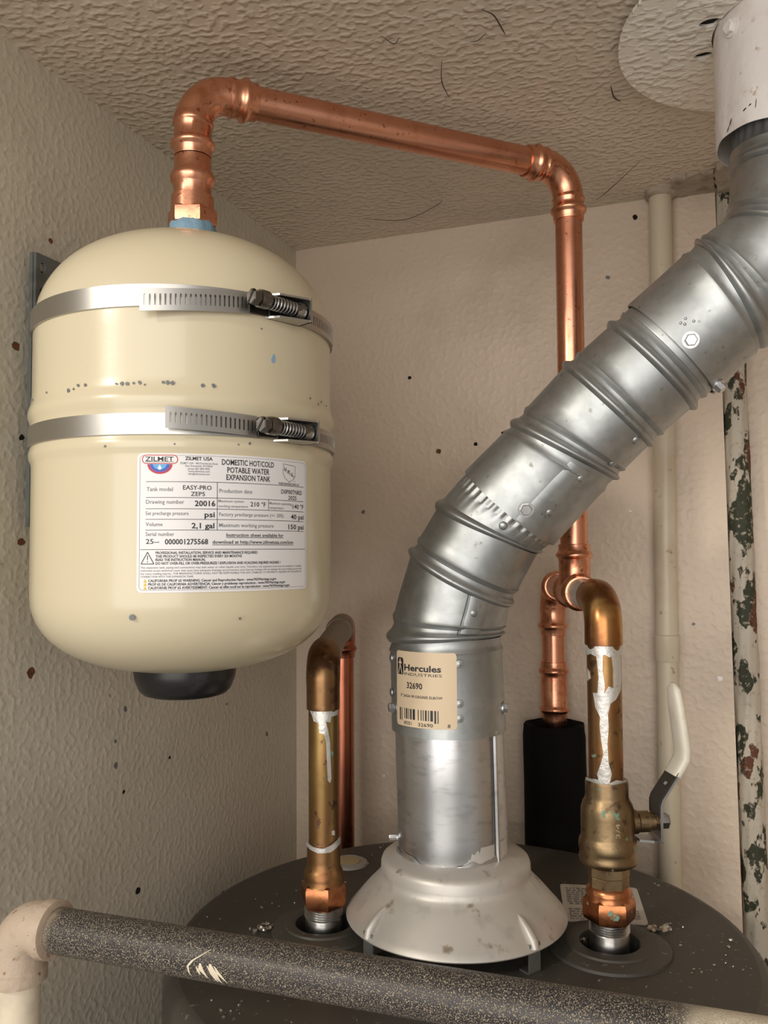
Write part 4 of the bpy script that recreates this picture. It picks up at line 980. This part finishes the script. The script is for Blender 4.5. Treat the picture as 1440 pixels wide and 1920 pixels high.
P4.part([(z5(1.667), .0111), (P4.L, .0111)]).build('drop_pipe', 'copper_dark', hr)
TL = Matrix.Translation((LX[0], LX[1], 0))
MB().lathe([(.0110, 1.5600), (.0120, 1.5595), (.0121, 1.5490), (.0122, 1.5450), (.0132, 1.5425), (.0141, 1.5405), (.0143, 1.5370), (.0142, 1.5335), (.0150, 1.5320)], 40, TL).build('adapter_neck', 'brass_pipe', hr, smooth=50)
MB().lathe([(.0140, 1.5340), (.0160, 1.5325), (.0170, 1.5295), (.0170, 1.5215), (.0155, 1.5170), (.0140, 1.5160)], 6, TL @ Matrix.Rotation(.1, 4, 'Z')).build('hex_nut', 'hex_copper', hr, smooth=25)
thr = [(.0130, 1.5170)]
for k in range(5): thr += [(.0140, 1.5160-.0016*k), (.0131, 1.5152-.0016*k)]
thr += [(.0135, 1.5078), (.0135, 1.4830)]
MB().lathe(thr, 40, TL).build('steel_nipple', 'nipple', hr, smooth=50)
sd = MB(); thc = math.atan2(CAM_LOC[1]-LX[1], CAM_LOC[0]-LX[0])
solder_patch(sd, [(-.85, 1.6572), (.95, 1.6572), (.9, 1.6535), (.50, 1.6530), (.45, 1.6490), (.15, 1.6500), (.30, 1.6440), (.42, 1.6350), (.46, 1.6200), (.50, 1.6090), (.42, 1.6060), (.28, 1.6080), (.24, 1.6200), (.18, 1.6350), (.05, 1.6410), (-.25, 1.6420), (-.30, 1.6490), (-.60, 1.6500), (-.70, 1.6540)], LX, .0108, thc, .0008)
sd.build('solder_drip', 'solder', hr, smooth=60); sd = MB()
solder_patch(sd, [(-.99, 1.5625), (-.6, 1.5610), (0, 1.5605), (.5, 1.5625), (.99, 1.5650), (.99, 1.5610), (.4, 1.5575), (-.3, 1.5572), (-.99, 1.5595)], LX, .0116, thc, .0010)
sd.build('solder_ring', 'solder', hr, smooth=60); sd = MB()
solder_patch(sd, [(.55, 1.5720), (.68, 1.5720), (.68, 1.5685), (.55, 1.5690)], LX, .0108, thc, .0012)
sd.build('solder_bead', 'solder', hr, smooth=60)

# ------------------------------------------------------------------ wall pipes at the right
wp = thing('white_conduit', (.401, -.0135, 1.0), 'thin cream painted pipe with a coupling running up the back wall', 'pipe')
A, Bq = Vector((.3955, -.0130, 1.0)), Vector((.4030, -.0130, 2.1225))
at_ = lambda h: A.lerp(Bq, (h-1.0)/(2.1225-1.0))
MB().sweep([at_(h) for h in (1.0, 1.4, 1.6, 1.68)], .0101, 32, True).build('lower_tube', 'pvc', wp)
MB().sweep([at_(h) for h in (1.680, 1.8, 2.0, 2.1230)], .0107, 32, True).build('upper_tube', 'pvc', wp)
MB().sweep([at_(h) for h in (1.6660, 1.6685, 1.6900, 1.6912, 1.6920)], [.0103, .0116, .0118, .0118, .0108], 32).build('coupling', 'pvc', wp)
MB().lathe([(.0118, 2.1165), (.0150, 2.1185), (.0155, 2.1230)], 28, Matrix.Translation((.4030, -.0130, 0)), rmod=lambda a, i: .0012*math.sin(3*a+i)).build('ceiling_caulk', 'plaster', wp)
pp = MB(); A2, B2 = Vector((.4790, .0105, 1.0)), Vector((.4635, .0105, 2.1225))
n = 120
def peel_r(a, i): return .0005*math.sin(5*a+i*.37)*math.sin(i*.9)+.0004*math.sin(9*a-i*.6)
pp.sweep([A2.lerp(B2, i/n) for i in range(n+1)], .0113, 36, True, rmod=peel_r)
tag(pp.build('peeling_pipe', 'peel'), 'old pipe with flaking cream paint over dark green and rust, in the wall recess', 'pipe')

# ------------------------------------------------------------------ foreground gas pipe
gpipe = thing('gas_pipe', (.0785, -.4965, 1.0), 'black paint-speckled steel pipe crossing in front of the water heater', 'pipe')
EL = Vector((.0785, -.4965, 1.5675))
P5 = Path([(EL.x, EL.y, 1.0), EL, (.885, -.494, 1.5790)], .0155)
h0, h1 = P5.bends[0]
P5.part([(0, .0116), (h0-.010, .0116)]).build('riser_tube', 'cream_pipe', gpipe)
MB_ = P5.part([(h0-.0150, .0130), (h0-.0145, .0149), (h0-.0080, .0152), (h0-.0070, .0141), (h0, .0140), (h1, .0140), (h1+.0030, .0142), (h1+.0040, .0154), (h1+.0100, .0152), (h1+.0108, .0130)])
MB_.build('cast_elbow', 'cast_elbow', gpipe, label='cream painted cast elbow with rust spots')
P5.part([(h1+.006, .0116), (P5.L, .0116)], seg=48).build('main_tube', 'gas_pipe', gpipe)
gd = (P5.p[-1]-EL).normalized()
def on_gp(x, phi, dr=0.):
    t = (x-EL.x)/gd.x; c = EL+gd*t; n_ = Vector((0, -math.cos(phi), math.sin(phi))); return c+n_*(.0116+dr)
def scratch(pts, w):
    mb = MB()
    mb.grid(lambda a, b: on_gp(*[np.interp(a, np.linspace(0, 1, len(pts)), [p[k] for p in pts])+(0, w*(b-.5))[0]*0+((w*(b-.5)*np.interp(a, [0, .5, 1], [.3, 1, .15])) if k == 0 else 0) for k in (0, 1)], .00025), 10, 1)
    return mb
sc1 = [(.2066, .72), (.2015, .42), (.1975, .20), (.1950, -.05), (.1955, -.35), (.1965, -.52)]
for pts, w in ((sc1, .0014), ([(.2020, .15), (.2025, -.1), (.2060, -.45)], .0030), ([(.2075, .18), (.2095, -.15), (.2130, -.62)], .0042), ([(.2060, .10), (.2090, -.25), (.2110, -.62)], .0020), ([(.2100, .12), (.2130, -.2), (.2165, -.55)], .0022), ([(.2000, .0), (.2010, -.2), (.2020, -.35)], .0016)):
    scratch(pts, w).build('paint_scratch', 'cream_pipe', gpipe, smooth=0)

# ------------------------------------------------------------------ debris on the heater top
def scrap(name, x, y, s, label, sd):
    rnd = random.Random(sd); mb = MB()
    for k in range(7):
        cx, cy, cz = x+rnd.uniform(-s, s), y+rnd.uniform(-s, s)*.7, HZ+.0006+abs(rnd.gauss(0, s*.35))
        M_ = Matrix.Translation((cx, cy, cz)) @ Matrix.Rotation(rnd.uniform(0, 6), 4, 'Z') @ Matrix.Rotation(rnd.uniform(-.9, .9), 4, 'X')
        w = s*rnd.uniform(.35, .8); ph = rnd.uniform(0, 6)
        for tt in (0, 1): mb.grid(lambda a, b: M_ @ Vector((w*(a-.5)*1.6, w*(b-.5), .25*w*math.sin(a*7+ph)*math.cos(b*5)+.0002*tt)), 6, 4)
    o = mb.build(name, 'foil', smooth=20); tag(o, label, 'scrap'); return o
zmin = HZ
scrap('foil_scrap', .4000, -.2220, .0062, 'crumpled silver foil scrap on the heater top right of the valve', 1)
scrap('foil_scrap', .1310, -.3190, .0062, 'crumpled tan foil scrap left of the hot riser, by the black pipe', 2)
scrap('foil_scrap', .3500, -.2590, .0030, 'tiny curled metal scrap at the cold inlet collar', 3)
dust = MB(); rnd = random.Random(5)
spots = [(.4196, -.2371), (.4473, -.2184), (.4511, -.2621), (.4433, -.2493), (.4563, -.2525), (.4236, -.2759), (.4317, -.2692), (.4067, -.1185), (.3955, -.1037), (.3833, -.1145), (.3935, -.1294), (.1712, -.4229), (.1488, -.4279), (.1125, -.3968), (.1711, -.4102), (.1608, -.4236), (.121, -.2788), (.122, -.2676), (.1253, -.2463), (.1502, -.1259), (.4503, -.2344)]
for k in range(170):
    if k < 63: cx, cy = spots[k % 21]; cx += rnd.gauss(0, .004); cy += rnd.gauss(0, .004)
    else:
        a = rnd.uniform(0, 6.283); r_ = HR*.93*math.sqrt(rnd.random()); cx, cy = HX+r_*math.cos(a), HY+r_*math.sin(a)
    if any(math.hypot(cx-q[0], cy-q[1]) < .043 for q in (HL, HRt)) or math.hypot(cx-DX, cy-DY) < .075 or math.hypot(cx-HX, cy-HY) > HR-.014: continue
    s = rnd.uniform(.0002, .0007) if k >= 21 else rnd.uniform(.0005, .0011)
    M_ = Matrix.Translation((cx, cy, HZ-.0003+s*.5)) @ Matrix.Rotation(rnd.uniform(0, 6), 4, 'Z')
    dust.add([M_ @ Vector((x*s*rnd.uniform(.5, 1.5), y*s*rnd.uniform(.4, 1), z_*s*.5)) for x in (-1, 1) for y in (-1, 1) for z_ in (-1, 1)], [(0, 1, 3, 2), (4, 6, 7, 5), (0, 4, 5, 1), (2, 3, 7, 6), (0, 2, 6, 4), (1, 5, 7, 3)])
tag(dust.build('metal_shavings', 'foil', smooth=0), 'fine metal shavings and grit scattered over the heater top', 'debris', kind='stuff')
